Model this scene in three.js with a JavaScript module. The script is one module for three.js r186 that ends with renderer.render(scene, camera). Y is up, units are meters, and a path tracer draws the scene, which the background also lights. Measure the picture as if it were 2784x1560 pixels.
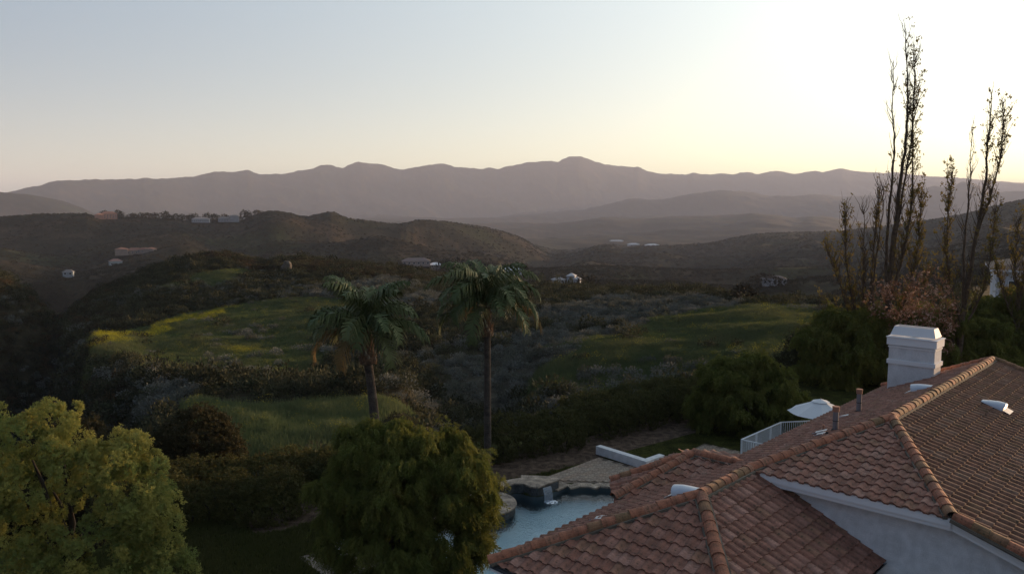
import * as THREE from 'three';
import { mergeGeometries } from 'three/addons/utils/BufferGeometryUtils.js';
import { ImprovedNoise } from 'three/addons/math/ImprovedNoise.js';

// ---------------------------------------------------------------- camera, sky, sun, exposure
const scene = new THREE.Scene();
const EYE = 11.7;                                   // drone height above the garden, metres
const camera = new THREE.PerspectiveCamera(39.72, 1024 / 573, 0.5, 60000);
camera.position.set(0, EYE, 0);
camera.rotation.set(-0.0995, 0, 0);
camera.updateMatrixWorld(true); camera.updateProjectionMatrix();

const renderer = new THREE.WebGLRenderer({ antialias: true });
renderer.toneMapping = THREE.LinearToneMapping;
renderer.toneMappingExposure = 2.4;
renderer.shadowMap.enabled = true;

const RAD = Math.PI / 180;
const SUN_AZ = 52 * RAD, SUN_EL = 5.0 * RAD;
const sunDir = new THREE.Vector3(Math.sin(SUN_AZ) * Math.cos(SUN_EL), Math.sin(SUN_EL), -Math.cos(SUN_AZ) * Math.cos(SUN_EL));
const sun = new THREE.DirectionalLight(new THREE.Color().setRGB(1.0, 0.62, 0.33), 5);
sun.position.copy(sunDir).multiplyScalar(400);
sun.castShadow = true; sun.shadow.radius = 3;
sun.shadow.mapSize.set(4096, 4096);
Object.assign(sun.shadow.camera, { left: -150, right: 150, top: 120, bottom: -120, near: 1, far: 1200 });
scene.add(sun, sun.target);

function skyColor(dx, dy, dz) {                     // clear dusk sky: bright and warm towards the low sun, greyer blue away from it
  const e = Math.asin(Math.max(-1, Math.min(1, dy))) / RAD;
  const g = Math.acos(Math.max(-1, Math.min(1, dx * sunDir.x + dy * sunDir.y + dz * sunDir.z))) / RAD;
  const a = Math.exp(-g / 42), b = Math.exp(-g / 50), glow = Math.exp(-g / 9);
  const w = Math.exp(-Math.pow(Math.max(e, 0) / 7.5, 1.25));
  const fall = 1 - 0.2 * THREE.MathUtils.smoothstep(e, 14, 85);
  const up = [0.05 + 1.85 * a, 0.14 + 1.90 * a, 0.29 + 1.64 * a], lo = [0.065 + 1.55 * b, 0.095 + 1.25 * b, 0.12 + 0.43 * b];
  const gl = [2.6, 1.9, 0.85];
  const veil = 1 + SKY_BOOST * Math.exp(-Math.max(e, 0) / 4.5);
  return [0, 1, 2].map((i) => (up[i] * fall * (1 - w) + lo[i] * w + gl[i] * glow) * veil * 0.458);
}
const SKY_BOOST = 2.0;
{
  const W = 1024, H = 512, data = new Float32Array(W * H * 4);
  for (let j = 0; j < H; j++) {
    const el = ((j + 0.5) / H - 0.5) * Math.PI, y = Math.sin(el), c = Math.cos(el);
    for (let i = 0; i < W; i++) {
      const ph = ((i + 0.5) / W - 0.5) * 2 * Math.PI, k = (j * W + i) * 4;
      const s = el > 0 ? skyColor(c * Math.cos(ph), y, c * Math.sin(ph)) : skyColor(Math.cos(ph), 0, Math.sin(ph)).map((v) => v * Math.exp(el * 14));
      data[k] = s[0]; data[k + 1] = s[1]; data[k + 2] = s[2]; data[k + 3] = 1;
    }
  }
  const t = new THREE.DataTexture(data, W, H, THREE.RGBAFormat, THREE.FloatType);
  t.mapping = THREE.EquirectangularReflectionMapping; t.magFilter = THREE.LinearFilter; t.needsUpdate = true;
  scene.background = t; scene.environment = t;
}
scene.fog = new THREE.FogExp2(new THREE.Color().setRGB(0.70, 0.78, 1.0), 6.0e-5);   // evening haze in the valleys

// ---------------------------------------------------------------- helpers
function rng(seed) { let a = seed >>> 0; return () => { a = (a + 0x6D2B79F5) >>> 0; let t = a; t = Math.imul(t ^ (t >>> 15), t | 1); t ^= t + Math.imul(t ^ (t >>> 7), t | 61); return ((t ^ (t >>> 14)) >>> 0) / 4294967296; }; }
const perlin = new ImprovedNoise();
const noise = (x, y, z = 0.37) => perlin.noise(x + 1000.13, y + 1000.71, z);
function fbm(x, y, oct = 4, z = 0.37) { let s = 0, a = 0.5, f = 1; for (let i = 0; i < oct; i++) { s += a * noise(x * f, y * f, z + i * 7.1); f *= 2.03; a *= 0.5; } return s; }
const lerp = THREE.MathUtils.lerp, clamp = THREE.MathUtils.clamp, smooth = THREE.MathUtils.smoothstep;
const V = (x, y, z) => new THREE.Vector3(x, y, z);
const lin = (r, g, b) => new THREE.Color().setRGB(r, g, b);
const used = {};
function numbered(name) { const n = used[name] = (used[name] ?? -1) + 1; return n ? `${name}_${String(n).padStart(3, '0')}` : name; }
function shade(o) { o.traverse((m) => { if (m.isMesh) { m.castShadow = true; m.receiveShadow = true; } }); return o; }
function thing(name, label, category, pos = [0, 0, 0], turn = 0, group) {
  const o = new THREE.Group(); o.name = numbered(name); o.position.set(...pos); o.rotation.y = turn;
  o.userData = { label, category }; if (group) o.userData.group = group;
  scene.add(o); return o;
}
function part(parent, name, geo, mat, kind) { const m = new THREE.Mesh(geo, mat); m.name = name; m.castShadow = m.receiveShadow = true; if (kind) m.userData.kind = kind; parent.add(m); return m; }
function structure(name, geo, mat) { const m = new THREE.Mesh(geo, mat); m.name = numbered(name); m.userData = { kind: 'structure' }; m.castShadow = m.receiveShadow = true; scene.add(m); return m; }
function geoFrom(pos, idx, uv, col) {
  const g = new THREE.BufferGeometry();
  g.setAttribute('position', new THREE.Float32BufferAttribute(pos, 3));
  if (uv) g.setAttribute('uv', new THREE.Float32BufferAttribute(uv, 2));
  if (col) g.setAttribute('color', new THREE.Float32BufferAttribute(col, 3));
  if (idx) g.setIndex(idx);
  g.computeVertexNormals(); return g;
}
function box(w, h, d, x = 0, y = 0, z = 0, ry = 0) { const g = new THREE.BoxGeometry(w, h, d); if (ry) g.rotateY(ry); g.translate(x, y, z); return g; }
function limb(points, radii, seg = 7) {              // tapered tube through points
  const pos = [], idx = [], uv = []; const n = points.length;
  let side = V(1, 0, 0.2), len = 0;
  for (let i = 0; i < n; i++) {
    const t = points[Math.min(i + 1, n - 1)].clone().sub(points[Math.max(i - 1, 0)]).normalize();
    side = side.clone().sub(t.clone().multiplyScalar(side.dot(t))); if (side.lengthSq() < 1e-6) side.set(0, 0.3, 1); side.normalize();
    const up = t.clone().cross(side);
    if (i) len += points[i].distanceTo(points[i - 1]);
    for (let k = 0; k <= seg; k++) {
      const a = k / seg * 2 * Math.PI, c = Math.cos(a) * radii[i], s = Math.sin(a) * radii[i];
      pos.push(points[i].x + side.x * c + up.x * s, points[i].y + side.y * c + up.y * s, points[i].z + side.z * c + up.z * s);
      uv.push(k / seg * 0.8, len);
      if (i < n - 1 && k < seg) { const p = i * (seg + 1) + k, q = p + seg + 1; idx.push(p, p + 1, q, p + 1, q + 1, q); }
    }
  }
  return geoFrom(pos, idx, uv);
}
function wander(r, from, to, n, amp) {               // a crooked path
  const out = [];
  for (let i = 0; i <= n; i++) { const t = i / n, k = i && i < n ? amp : 0; out.push(V(lerp(from.x, to.x, t) + (r() - 0.5) * k, lerp(from.y, to.y, t) + (r() - 0.5) * k * 0.5, lerp(from.z, to.z, t) + (r() - 0.5) * k)); }
  return out;
}
function noiseTexture(size, fn, srgb = true, rep = 1) { // fn(u, v) -> [r, g, b] 0..1 (tileable when fn is)
  const d = new Uint8Array(size * size * 4);
  for (let j = 0; j < size; j++) for (let i = 0; i < size; i++) { const c = fn(i / size, j / size), k = (j * size + i) * 4; d[k] = clamp(c[0], 0, 1) * 255; d[k + 1] = clamp(c[1], 0, 1) * 255; d[k + 2] = clamp(c[2], 0, 1) * 255; d[k + 3] = 255; }
  const t = new THREE.DataTexture(d, size, size); t.wrapS = t.wrapT = THREE.RepeatWrapping; t.magFilter = THREE.LinearFilter; t.minFilter = THREE.LinearMipmapLinearFilter; t.generateMipmaps = true;
  if (srgb) t.colorSpace = THREE.SRGBColorSpace; t.repeat.set(rep, rep); t.needsUpdate = true; return t;
}
function torus(u, v, f, seed) { const a = u * 2 * Math.PI, b = v * 2 * Math.PI, R = f / (2 * Math.PI); return perlin.noise(Math.cos(a) * R + seed, Math.sin(a) * R + seed * 1.7, Math.cos(b) * R + 3.1 * seed) * 0.6 + perlin.noise(Math.cos(b) * R + seed + 9, Math.sin(b) * R + seed * 1.3, Math.sin(a) * R + 2.1 * seed) * 0.6; }
function inside(poly, x, z) { let c = false; for (let i = 0, j = poly.length - 1; i < poly.length; j = i++) { const [xi, zi] = poly[i], [xj, zj] = poly[j]; if ((zi > z) !== (zj > z) && x < (xj - xi) * (z - zi) / (zj - zi) + xi) c = !c; } return c; }
function flatShape(pts, y = 0, holes = []) {         // horizontal sheet from [x, z] points, uv in metres
  const s = new THREE.Shape(pts.map(([x, z]) => new THREE.Vector2(x, -z)));
  for (const h of holes) s.holes.push(new THREE.Path(h.map(([x, z]) => new THREE.Vector2(x, -z))));
  const g = new THREE.ShapeGeometry(s); g.rotateX(-Math.PI / 2); g.translate(0, y, 0); return g;
}
function slab(pts, y0, y1, bevel = 0) {              // prism over [x, z] points
  const s = new THREE.Shape(pts.map(([x, z]) => new THREE.Vector2(x, -z)));
  const g = new THREE.ExtrudeGeometry(s, { depth: y1 - y0 - 2 * bevel, bevelEnabled: bevel > 0, bevelThickness: bevel, bevelSize: bevel, bevelOffset: -bevel, bevelSegments: 2, curveSegments: 4 });
  g.rotateX(-Math.PI / 2); g.translate(0, y0 + bevel, 0); return g;
}
const leafMat = (c, t = 0.35) => new THREE.MeshPhysicalMaterial({ color: c, roughness: 1, transmission: t, thickness: 0, side: THREE.DoubleSide, specularIntensity: 0.15 });
const matte = (c, rough = 0.9, extra = {}) => new THREE.MeshPhysicalMaterial({ color: c, roughness: rough, specularIntensity: rough > 0.95 ? 0.1 : 0.6, ...extra });

// ---------------------------------------------------------------- terrain: ridge and valley lines as [bearing in degrees, distance, height]
const LAYERS = [
  [[-38.39, 22.5, -2.6], [-32.72, 25, -2.6], [-22.92, 27.7, -2.6], [-18.94, 28, -2.6], [-14.21, 29.5, -2.6], [-8.16, 31.5, -2.6], [-1.36, 34, -2.6], [6.05, 38.5, -2.6], [12.72, 44, -2.6], [19.57, 50.5, -2.6], [26.8, 61.5, -2.6], [32.72, 90.5, -2.6], [37.04, 105.5, -2.6]],
  [[-38.39, 25, -0.4], [-32.72, 27.5, -0.4], [-22.92, 30.2, -0.4], [-18.94, 30.5, -0.4], [-14.21, 32, -0.4], [-8.16, 34, -0.4], [-1.36, 36.5, -0.4], [6.05, 41, -0.4], [12.72, 46.5, -0.4], [19.57, 53, -0.4], [26.8, 64, -0.4], [32.72, 93, -0.4], [37.04, 108, -0.4]],
  [[-38.39, 28, -0.35], [-32.72, 30.5, -0.35], [-22.92, 33.2, -0.35], [-18.94, 33.5, -0.35], [-14.21, 35, -0.35], [-8.16, 37, -0.35], [-1.36, 39.5, -0.35], [6.05, 44, -0.35], [12.72, 49.5, -0.35], [19.57, 56, -0.35], [26.8, 67, -0.35], [32.72, 96, -0.35], [37.04, 111, -0.35]],
  [[-38.39, 33, -2], [-32.72, 35.5, -2], [-22.92, 38.2, -2], [-18.94, 38.5, -2], [-14.21, 40, -2], [-8.16, 42, -2], [-1.36, 44.5, -2], [6.05, 49, -2], [12.72, 54.5, -2], [19.57, 61, -2], [26.8, 72, -2], [32.72, 101, -2], [37.04, 116, -2]],
  [[-38.39, 40, -7], [-32.72, 40, -6], [-26.23, 42, -4.5], [-22.68, 44, -2.9], [-8.16, 46, -2.8], [-1.36, 50, -4.5], [6.05, 54, -4.6], [11.63, 58, -4.2], [19.57, 66, -2.6], [26.8, 84, -1.2], [32.72, 120, -1], [37.04, 140, -1]],
  [[-38.39, 62, -12], [-32.72, 62, -11], [-27.37, 62, -8.5], [-24.37, 60, -1.85], [-22.38, 60, -1.53], [-16.68, 60, -2.1], [-8.34, 58, -2.31], [-5.35, 60, -6], [-1.36, 64, -7.5], [3.28, 68, -4.24], [6.17, 72, -4], [13.21, 80, -3.17], [19.83, 90, -2.07], [26.8, 115, -2], [32.72, 150, -2], [37.04, 170, -2]],
  [[-38.39, 100, -24], [-32.72, 105, -22], [-30.01, 108, -19], [-27.75, 105, -5.32], [-22.33, 84, -4.94], [-15.3, 82, -5.44], [-8.32, 84, -6.1], [-1.38, 92, -5.86], [6.14, 95, -3.91], [13.15, 103, -2.92], [19.77, 113, -2.18], [26.8, 135, -3], [32.72, 170, -3], [37.04, 190, -3]],
  [[-38.39, 150, -25], [-32.72, 165, -30], [-30.86, 165, -33], [-29.28, 160, -11.36], [-26.53, 150, -8.76], [-21.68, 150, -7.06], [-15.16, 152, -6.18], [-8.25, 145, -5.79], [-1.37, 130, -6.46], [6.12, 128, -4.78], [13.13, 120, -2.96], [19.76, 123, -2.76], [26.8, 150, -3.6], [32.72, 185, -4], [37.04, 200, -4]],
  [[-38.39, 230, 8.3], [-34.82, 225, -0.09], [-32.89, 220, -4], [-31.71, 215, -7.81], [-30.72, 212, -12.37], [-30.11, 210, -14.79], [-29.43, 212, -13.62], [-28.73, 220, -11.82], [-27.34, 228, -9.19], [-25.69, 236, -7.23], [-24.01, 244, -4.99], [-22.78, 250, -3.59], [-21.54, 253, -2.85], [-20.03, 255, -2.39], [-18.76, 254, -3.41], [-17.47, 252, -4.73], [-15.35, 250, -3.93], [-12.92, 242, -4.54], [-11, 235, -4.88], [-8.21, 225, -6.1], [-5.38, 210, -7.54], [-1.37, 190, -8.66], [2.67, 180, -8.21], [8.94, 160, -5.8], [14.47, 145, -4.06], [17.16, 131, -3.62], [21.78, 130, -3.26], [27.05, 160, -6.18], [32.98, 200, -8.33], [37.32, 220, -9.18]],
  [[-38.39, 330, -40], [-32.72, 330, -50], [-29.8, 330, -60], [-22.68, 360, -55], [-13.67, 350, -45], [-5.95, 330, -17.84], [-1.37, 330, -20.66], [3.81, 330, -20.6], [8.94, 300, -19.17], [15.68, 270, -22], [21.58, 260, -18], [26.8, 260, -14], [32.72, 300, -10], [37.04, 300, -10]],
  [[-38.39, 560, -80], [-32.72, 560, -85], [-29.8, 560, -88], [-22.68, 580, -80], [-13.67, 560, -75], [-5.91, 560, -62], [-1.37, 560, -39.82], [3.81, 520, -34.48], [8.93, 520, -35.32], [15.8, 480, -33.6], [21.71, 480, -27.99], [26.95, 500, -25.72], [32.82, 560, -15.98], [37.13, 560, -10.09]],
  [[-38.57, 615, -28.67], [-32.9, 615, -34.26], [-29.97, 615, -37.06], [-26.39, 600, -34.78], [-22.79, 615, -29.62], [-16.42, 615, -31.3], [-11, 615, -31.39], [-5.37, 665.7, -32.27], [0.36, 722.5, -42.41], [2.66, 745.3, -44.06], [6.09, 783.7, -45.1], [10.31, 821.9, -47.24], [14.42, 851, -48.37], [18.38, 869.9, -45.15], [21.67, 884.4, -42.83], [24.57, 875, -35.11], [26.88, 871.3, -29.34], [29.1, 866.8, -22.24], [31.21, 861.2, -13.21], [32.74, 862.2, -7.4], [35.18, 862.5, -1.61], [38.82, 862.5, -0.98]],
  [[-38.47, 937.5, -24.13], [-32.8, 937.5, -28.73], [-29.68, 937.5, -36.22], [-26.29, 937.5, -25.96], [-22.72, 937.5, -21.85], [-20.01, 937.5, -31.3], [-16.36, 937.5, -18.72], [-12.34, 937.5, -26.13], [-9.57, 937.5, -19.56], [-5.36, 1006.8, -32.21], [-1.08, 1111, -45.29], [3.23, 1264.2, -75.22], [6.08, 1317.5, -66.68], [10.29, 1369.5, -67.56], [13.05, 1404.4, -74.27], [17.04, 1433.8, -56.57], [19.63, 1445.1, -56.09], [22.12, 1466.8, -51.22], [26.84, 1471.8, -32.71], [29.05, 1478.4, -20.41], [31.16, 1471, -5.79], [32.69, 1493.8, 3.59], [38.79, 1430, 1.74]],
  [[-38.39, 1312.5, -7.71], [-32.7, 1312.5, -0.35], [-31.46, 1305, 1.76], [-30.62, 1290, 3.44], [-28.24, 1275, 3.9], [-27.13, 1275, -1.82], [-25.52, 1275, -1.43], [-22.91, 1275, -4.03], [-20.95, 1290, -6.84], [-18.93, 1290, -5.87], [-17.89, 1290, 3.17], [-16.84, 1275, 9.28], [-15.79, 1275, 6.83], [-14.47, 1290, -0.07], [-13.52, 1305, 3.52], [-12.84, 1312.5, 6.62], [-11.76, 1312.5, -2.96], [-10.94, 1312.5, -6.21], [-8.16, 1313.3, -13.48], [-6.47, 1422.8, -9.35], [-5.34, 1470.7, -10.83], [-2.5, 1590.2, -22.22], [0.36, 1710.1, -47.83], [3.23, 1830.4, -95.81], [4.65, 1869.1, -92.29], [6.07, 1864.8, -76.02], [6.92, 1881.2, -74.77], [8.05, 1903, -84.04], [9.17, 1924.8, -81.04], [10.28, 1946.5, -78.9], [11.66, 1973.7, -80.7], [13.03, 1989.6, -80.96], [14.38, 1993.4, -74.82], [15.71, 1996.6, -62.89], [17.02, 2022.9, -52.75], [18.31, 2049.1, -49.23], [19.59, 2051.1, -46.89], [20.85, 2077.2, -46.19], [22.09, 2078.3, -43.81], [24.49, 2103.9, -33.96], [26.8, 2102, -19.97], [29.01, 2097.4, -4.68], [30.08, 2094.2, 4.51], [31.12, 2090.1, 17.02], [32.64, 2097, 30.94], [35.08, 2100, 40.61], [38.77, 2100, 13.32]],
  [[-38.39, 2160, -69.66], [-32.72, 2160, -69.66], [-18.94, 2160, -69.66], [-8.16, 2161.3, -85.72], [-1.07, 2610.3, -105.23], [6.07, 3006.1, -116.25], [11.66, 3150.2, -117.27], [17.03, 3294.1, -110.53], [24.48, 3508.6, -120.46], [38.82, 3780, -88.68]],
  [[-38.39, 3440, -77.66], [-32.72, 3440, -61.66], [-18.94, 3440, -77.66], [-8.17, 3441.2, -72.91], [-2.5, 4205.1, -105.22], [0.36, 4650.2, -108.45], [4.07, 5217.8, -86.51], [6.9, 5403.8, -57.52], [9.42, 5532.3, -64.14], [11.62, 5646, -51.41], [15.66, 5859.8, -41.48], [16.98, 5931.4, -27.69], [18.53, 6016.8, -42.07], [19.56, 6074.4, -56.47], [20.81, 6145.3, -45.29], [23.28, 6152.2, -80.88], [26.8, 6220.5, -93.06], [32.71, 6445.9, -77.15], [38.81, 6450, -58.14]],
  [[-38.39, 4480, -63.29], [-32.72, 4480, -59.42], [-18.94, 4480, -68.26], [-8.16, 4483.6, -72.04], [3.21, 6469.5, -84.48], [6.05, 6806.2, -68.9], [14.33, 7327, -51.69], [24.47, 8022.6, -97.02], [38.8, 8680, -65.49]],
  [[-38.26, 5600, 129.07], [-34.58, 5600, 121.12], [-32.62, 5602.6, 102.73], [-31.4, 5623.3, 90.07], [-29.94, 5647.5, 62.58], [-28.44, 5671.5, 14.17], [-27.13, 5692, -46.11], [-23.88, 5740.7, -69.07], [-13.66, 5880.5, -62.02], [-2.5, 7241, -81.64], [0.36, 7800.4, -69.56], [4.06, 8525, -30.46], [6.04, 8765.7, 16.02], [7.72, 8918.1, 86.09], [8.84, 9020.3, 117.59], [10.22, 9147.1, 105.29], [12.14, 9325.4, 156.06], [13.76, 9477.8, 193.83], [15.09, 9604.5, 213.48], [16.41, 9731.9, 187.18], [18.24, 9911.3, 151.45], [20.77, 10165.8, 162.21], [23.22, 10420.6, 144.4], [25.58, 10674.9, 164.16], [26.71, 10800.2, 207.33], [27.82, 10925.8, 269.61], [28.6, 11015.5, 255.53], [29.56, 11127.8, 327.28], [30.43, 11231.5, 270.18], [31.29, 11335.8, 203.37], [32.62, 11500.9, 212.92], [36.93, 11520, 202.98]],
  [[-38.34, 7040, -4.72], [-32.69, 7043.5, -26.52], [-18.92, 7569.7, -45.13], [-2.5, 8898.6, -45.62], [8.85, 10644.1, 22.13], [19.52, 12043.8, 107.26], [28.96, 13443.9, 139.81], [38.74, 14080, 131.32]],
  [[-38.3, 8600, 85.2], [-34.61, 8600, 116.78], [-32.62, 8600, 151.43], [-31.38, 8803.1, 197.48], [-30.53, 8938.5, 228.58], [-29.88, 9040, 267.25], [-29.45, 9107.7, 281.98], [-27.69, 9378.5, 298.79], [-26.11, 9615.4, 314.45], [-25.07, 9767.7, 326.29], [-24.71, 9818.5, 346.39], [-24.13, 9903.1, 337.51], [-23.29, 10021.5, 357.11], [-21.83, 10224.6, 381.86], [-21.09, 10326.2, 411.13], [-20.34, 10427.7, 450.69], [-19.33, 10563.1, 449.42], [-18.82, 10630.8, 463.47], [-18.31, 10698.5, 487.67], [-17.8, 10766.2, 461.86], [-17.29, 10833.8, 445.64], [-16.25, 10969.2, 448.3], [-15.19, 11104.6, 492.85], [-14.12, 11240, 533.21], [-13.44, 11324.6, 587.3], [-12.77, 11409.2, 598.65], [-11.96, 11510.8, 572.56], [-11.55, 11561.5, 614.77], [-10.73, 11663.1, 655.5], [-9.77, 11781.5, 641.25], [-8.94, 11883.1, 619.4], [-7.97, 12001.5, 580.35], [-6.99, 12120, 616.77], [-5.87, 12255.4, 666.74], [-4.88, 12373.8, 680.18], [-4.04, 12475.4, 631.51], [-2.77, 12627.7, 633.72], [-2.2, 12695.4, 624.87], [-1.49, 12780, 648.01], [-1.06, 12830.8, 625.46], [-0.21, 12932.3, 674.84], [0.35, 13000, 703.81], [1.21, 13152.9, 750.49], [1.63, 13229.4, 761.13], [2.76, 13433.3, 785.25], [3.25, 13520, 763.44], [3.61, 13586.3, 826.62], [4.32, 13713.7, 873.73], [4.74, 13790.2, 878.03], [5.3, 13892.2, 849.82], [6.01, 14019.6, 801.85], [6.85, 14172.5, 760.86], [7.69, 14325.5, 746.65], [8.66, 14503.9, 725.85], [8.94, 14554.9, 741.93], [9.5, 14656.9, 682.03], [10.6, 14860.8, 631.63], [11.29, 14988.2, 628.28], [12.24, 15166.7, 618.89], [12.78, 15268.6, 658.29], [13.19, 15345.1, 638.44], [13.86, 15472.5, 627.1], [14.79, 15651, 661.36], [15.46, 15778.4, 642.18], [15.98, 15880.4, 682.14], [16.5, 15982.4, 692.18], [17.03, 16084.3, 664.41], [18.05, 16288.2, 722.2], [18.44, 16364.7, 716.33], [19.46, 16568.6, 667.03], [20.09, 16696.1, 700.3], [20.83, 16849, 726.45], [21.21, 16925.5, 704.64], [21.82, 17052.9, 745.82], [22.42, 17180.4, 771.52], [23.03, 17307.8, 734.65], [23.63, 17435.3, 721], [25.05, 17741.2, 701.71], [25.75, 17894.1, 711.59], [26.67, 18098, 666.29], [28.9, 18607.8, 614.97], [32.59, 19500, 514.99], [38.7, 19500, 402.9]],
  [[-38.39, 14000, 150], [-0.21, 18500, 250], [38.82, 25000, 250]]
];
const RIDGES = [8, 11, 13, 15, 17, 19];
const COLS = [], AZ_STEP = 0.1;
{
  const at = (l, az) => {
    const n = l.length; if (az <= l[0][0]) return [l[0][1], l[0][2]]; if (az >= l[n - 1][0]) return [l[n - 1][1], l[n - 1][2]];
    let i = 0; while (l[i + 1][0] < az) i++;
    const p0 = l[Math.max(i - 1, 0)], p1 = l[i], p2 = l[i + 1], p3 = l[Math.min(i + 2, n - 1)], d = p2[0] - p1[0], t = (az - p1[0]) / d;
    return [1, 2].map((k) => {
      const s1 = (p1[k] - p0[k]) / Math.max(p1[0] - p0[0], 1e-6), s2 = (p2[k] - p1[k]) / d, s3 = (p3[k] - p2[k]) / Math.max(p3[0] - p2[0], 1e-6);
      const m1 = s1 * s2 <= 0 ? 0 : 2 * s1 * s2 / (s1 + s2), m2 = s2 * s3 <= 0 ? 0 : 2 * s2 * s3 / (s2 + s3);
      const t2 = t * t, t3 = t2 * t;
      return p1[k] * (2 * t3 - 3 * t2 + 1) + m1 * d * (t3 - 2 * t2 + t) + p2[k] * (-2 * t3 + 3 * t2) + m2 * d * (t3 - t2);
    });
  };
  for (let az = -180; az <= 180.001; az += AZ_STEP) {
    const R = [0], H = [-2.6];
    for (const l of LAYERS) {
      let [r, h] = at(l, az);
      const far = smooth(Math.abs(az), 60, 150);
      if (far > 0) { r = lerp(r, (l[0][1] + l[l.length - 1][1]) / 2, far); h = lerp(h, (l[0][2] + l[l.length - 1][2]) / 2, far); }
      R.push(Math.max(r, R[R.length - 1] + 1)); H.push(h);
    }
    const n = R.length, d = [], m = [];
    for (let k = 0; k < n - 1; k++) d.push((H[k + 1] - H[k]) / (R[k + 1] - R[k]));
    for (let k = 0; k < n; k++) m.push(k === 0 ? d[0] : k === n - 1 ? d[n - 2] : d[k - 1] * d[k] <= 0 ? 0 : 2 * d[k - 1] * d[k] / (d[k - 1] + d[k]));
    COLS.push({ R, H, m });
  }
}
function onColumn(c, r) {
  const { R, H, m } = c, n = R.length; if (r >= R[n - 1]) return H[n - 1];
  let k = 0; while (R[k + 1] < r) k++;
  const d = R[k + 1] - R[k], t = (r - R[k]) / d, t2 = t * t, t3 = t2 * t;
  return H[k] * (2 * t3 - 3 * t2 + 1) + m[k] * d * (t3 - 2 * t2 + t) + H[k + 1] * (-2 * t3 + 3 * t2) + m[k + 1] * d * (t3 - t2);
}
const soft = (v) => Math.sqrt(v * v + 0.006) - 0.07;
const spur = (x, z) => noise((0.80 * x + 0.60 * z) / 210 + 0.35 * noise(x / 180, z / 180, 2.6), (0.60 * x - 0.80 * z) / 900, 7.4);
function terrainH(x, z) {
  const r = Math.hypot(x, z), az = Math.atan2(x, -z) / RAD, f = (az + 180) / AZ_STEP, i = Math.min(Math.floor(f), COLS.length - 2), t = f - i;
  let h = lerp(onColumn(COLS[i], r), onColumn(COLS[i + 1], r), t);
  const c = COLS[i];
  if (r > c.R[3] + 2) {
    let mask = 1; for (const k of RIDGES) { const q = Math.abs(Math.log(r / c.R[k + 1])); mask = Math.min(mask, 0.10 + 0.9 * smooth(q, 0.0, 0.22)); }
    const near = smooth(r, c.R[3] + 2, c.R[3] + 12) * (1 - smooth(r, 250, 420));
    if (near > 0) h += near * (fbm(x / 14, z / 14, 3) * 1.1 * mask + fbm(x / 3, z / 3, 2, 2.2) * 0.28);
    const mid = smooth(r, 240, 500) * (1 - smooth(r, 2600, 3800));
    if (mid > 0) h -= mid * mask * (40 * soft(noise(x / 430 + 0.2 * noise(x / 200, z / 200), z / 430, 4.4)) + 60 * smooth(r, 540, 840) * (1 - smooth(r, 1700, 2300)) * soft(spur(x, z)) + 15 * soft(noise(x / 150, z / 150, 1.7)) + 1.2 * soft(noise(x / 40, z / 40, 8.7)));
    const far = smooth(r, 2600, 3800);
    if (far > 0) { const q = 1 + smooth(r, 5000, 11000); h -= far * mask * q * (90 * Math.abs(noise(x / 1300 + 0.3 * noise(x / 500, z / 500), z / 1300, 5.5)) + 34 * Math.abs(noise(x / 420, z / 420, 3.3)) + 12 * Math.abs(noise(x / 140, z / 140, 9.1))); h += far * q * (fbm(x / 240, z / 240, 3, 6.6) * 17 + noise(x / 70, z / 70, 3.9) * 4); }
  }
  return h;
}
const REGION = {   // plant cover beyond the hedge, outlines as [x, z] in metres
  meadow_a: [[-67.0, -123.9], [-63.2, -130.5], [-58.9, -142.9], [-51.7, -149.1], [-42.4, -159.5], [-30.2, -154.8], [-26.0, -126.2], [-24.5, -99.3], [-18.5, -83.4], [-24.7, -70.6], [-34.6, -76.6], [-47.5, -91.0]],
  strip: [[-79.3, -174.5], [-77.8, -189.3], [-67.8, -208.5], [-63.6, -203.5], [-64.4, -176.0], [-70.0, -172.3]],
  meadow_b: [[-22.7, -55.2], [-17.1, -57.0], [-11.2, -56.7], [-8.0, -54.7], [-7.1, -55.7], [-9.0, -45.2], [-15.4, -43.6], [-18.5, -48.4]],
  meadow_c: [[1.8, -67.8], [6.8, -87.4], [17.4, -103.5], [33.0, -114.4], [45.2, -113.1], [45.8, -104.1], [30.2, -71.6], [15.3, -63.3], [13.4, -63.6], [6.9, -63.8]],
  mustard: [[-58.4, -134.9], [-53.4, -144.6], [-50.4, -139.3], [-53.8, -127.2]],
  mustard2: [[-59.8, -112.7], [-59.0, -118.0], [-56.6, -130.7], [-53.1, -122.5], [-52.0, -107.3], [-48.7, -92.6]],
  mustard3: [[-35.3, -95.7], [-31.7, -99.6], [-28.2, -92.9], [-31.7, -88.4]],
  sage1: [[6.6, -140.9], [16.9, -158.2], [34.9, -125.3], [30.4, -107.0], [15.3, -96.6], [6.8, -87.4], [1.5, -69.2], [-4.4, -80.0], [-3.4, -115.6]],
  sage2: [[-47.0, -170.7], [-29.6, -205.0], [-14.0, -165.4], [-14.9, -124.3], [-25.6, -131.1]],
  sage3: [[-12.0, -91.8], [-5.3, -97.9], [-1.5, -77.2], [-6.1, -71.9]],
  sage4: [[-17.7, -47.5], [-11.8, -47.1], [-10.3, -42.8], [-15.0, -42.5]],
  sage5: [[-36.5, -75.7], [-23.1, -56.2], [-19.3, -50.5], [-24.8, -54.7]],
  ridgebrush: [[-95.5, -227.5], [-86.1, -236.3], [-65.1, -237.2], [-44.3, -228.1], [-19.4, -206.2], [-25.7, -178.0], [-48.9, -199.9], [-78.1, -213.9]],
};
const inRegion = (names, x, z) => names.some((n) => inside(REGION[n], x, z));
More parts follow.
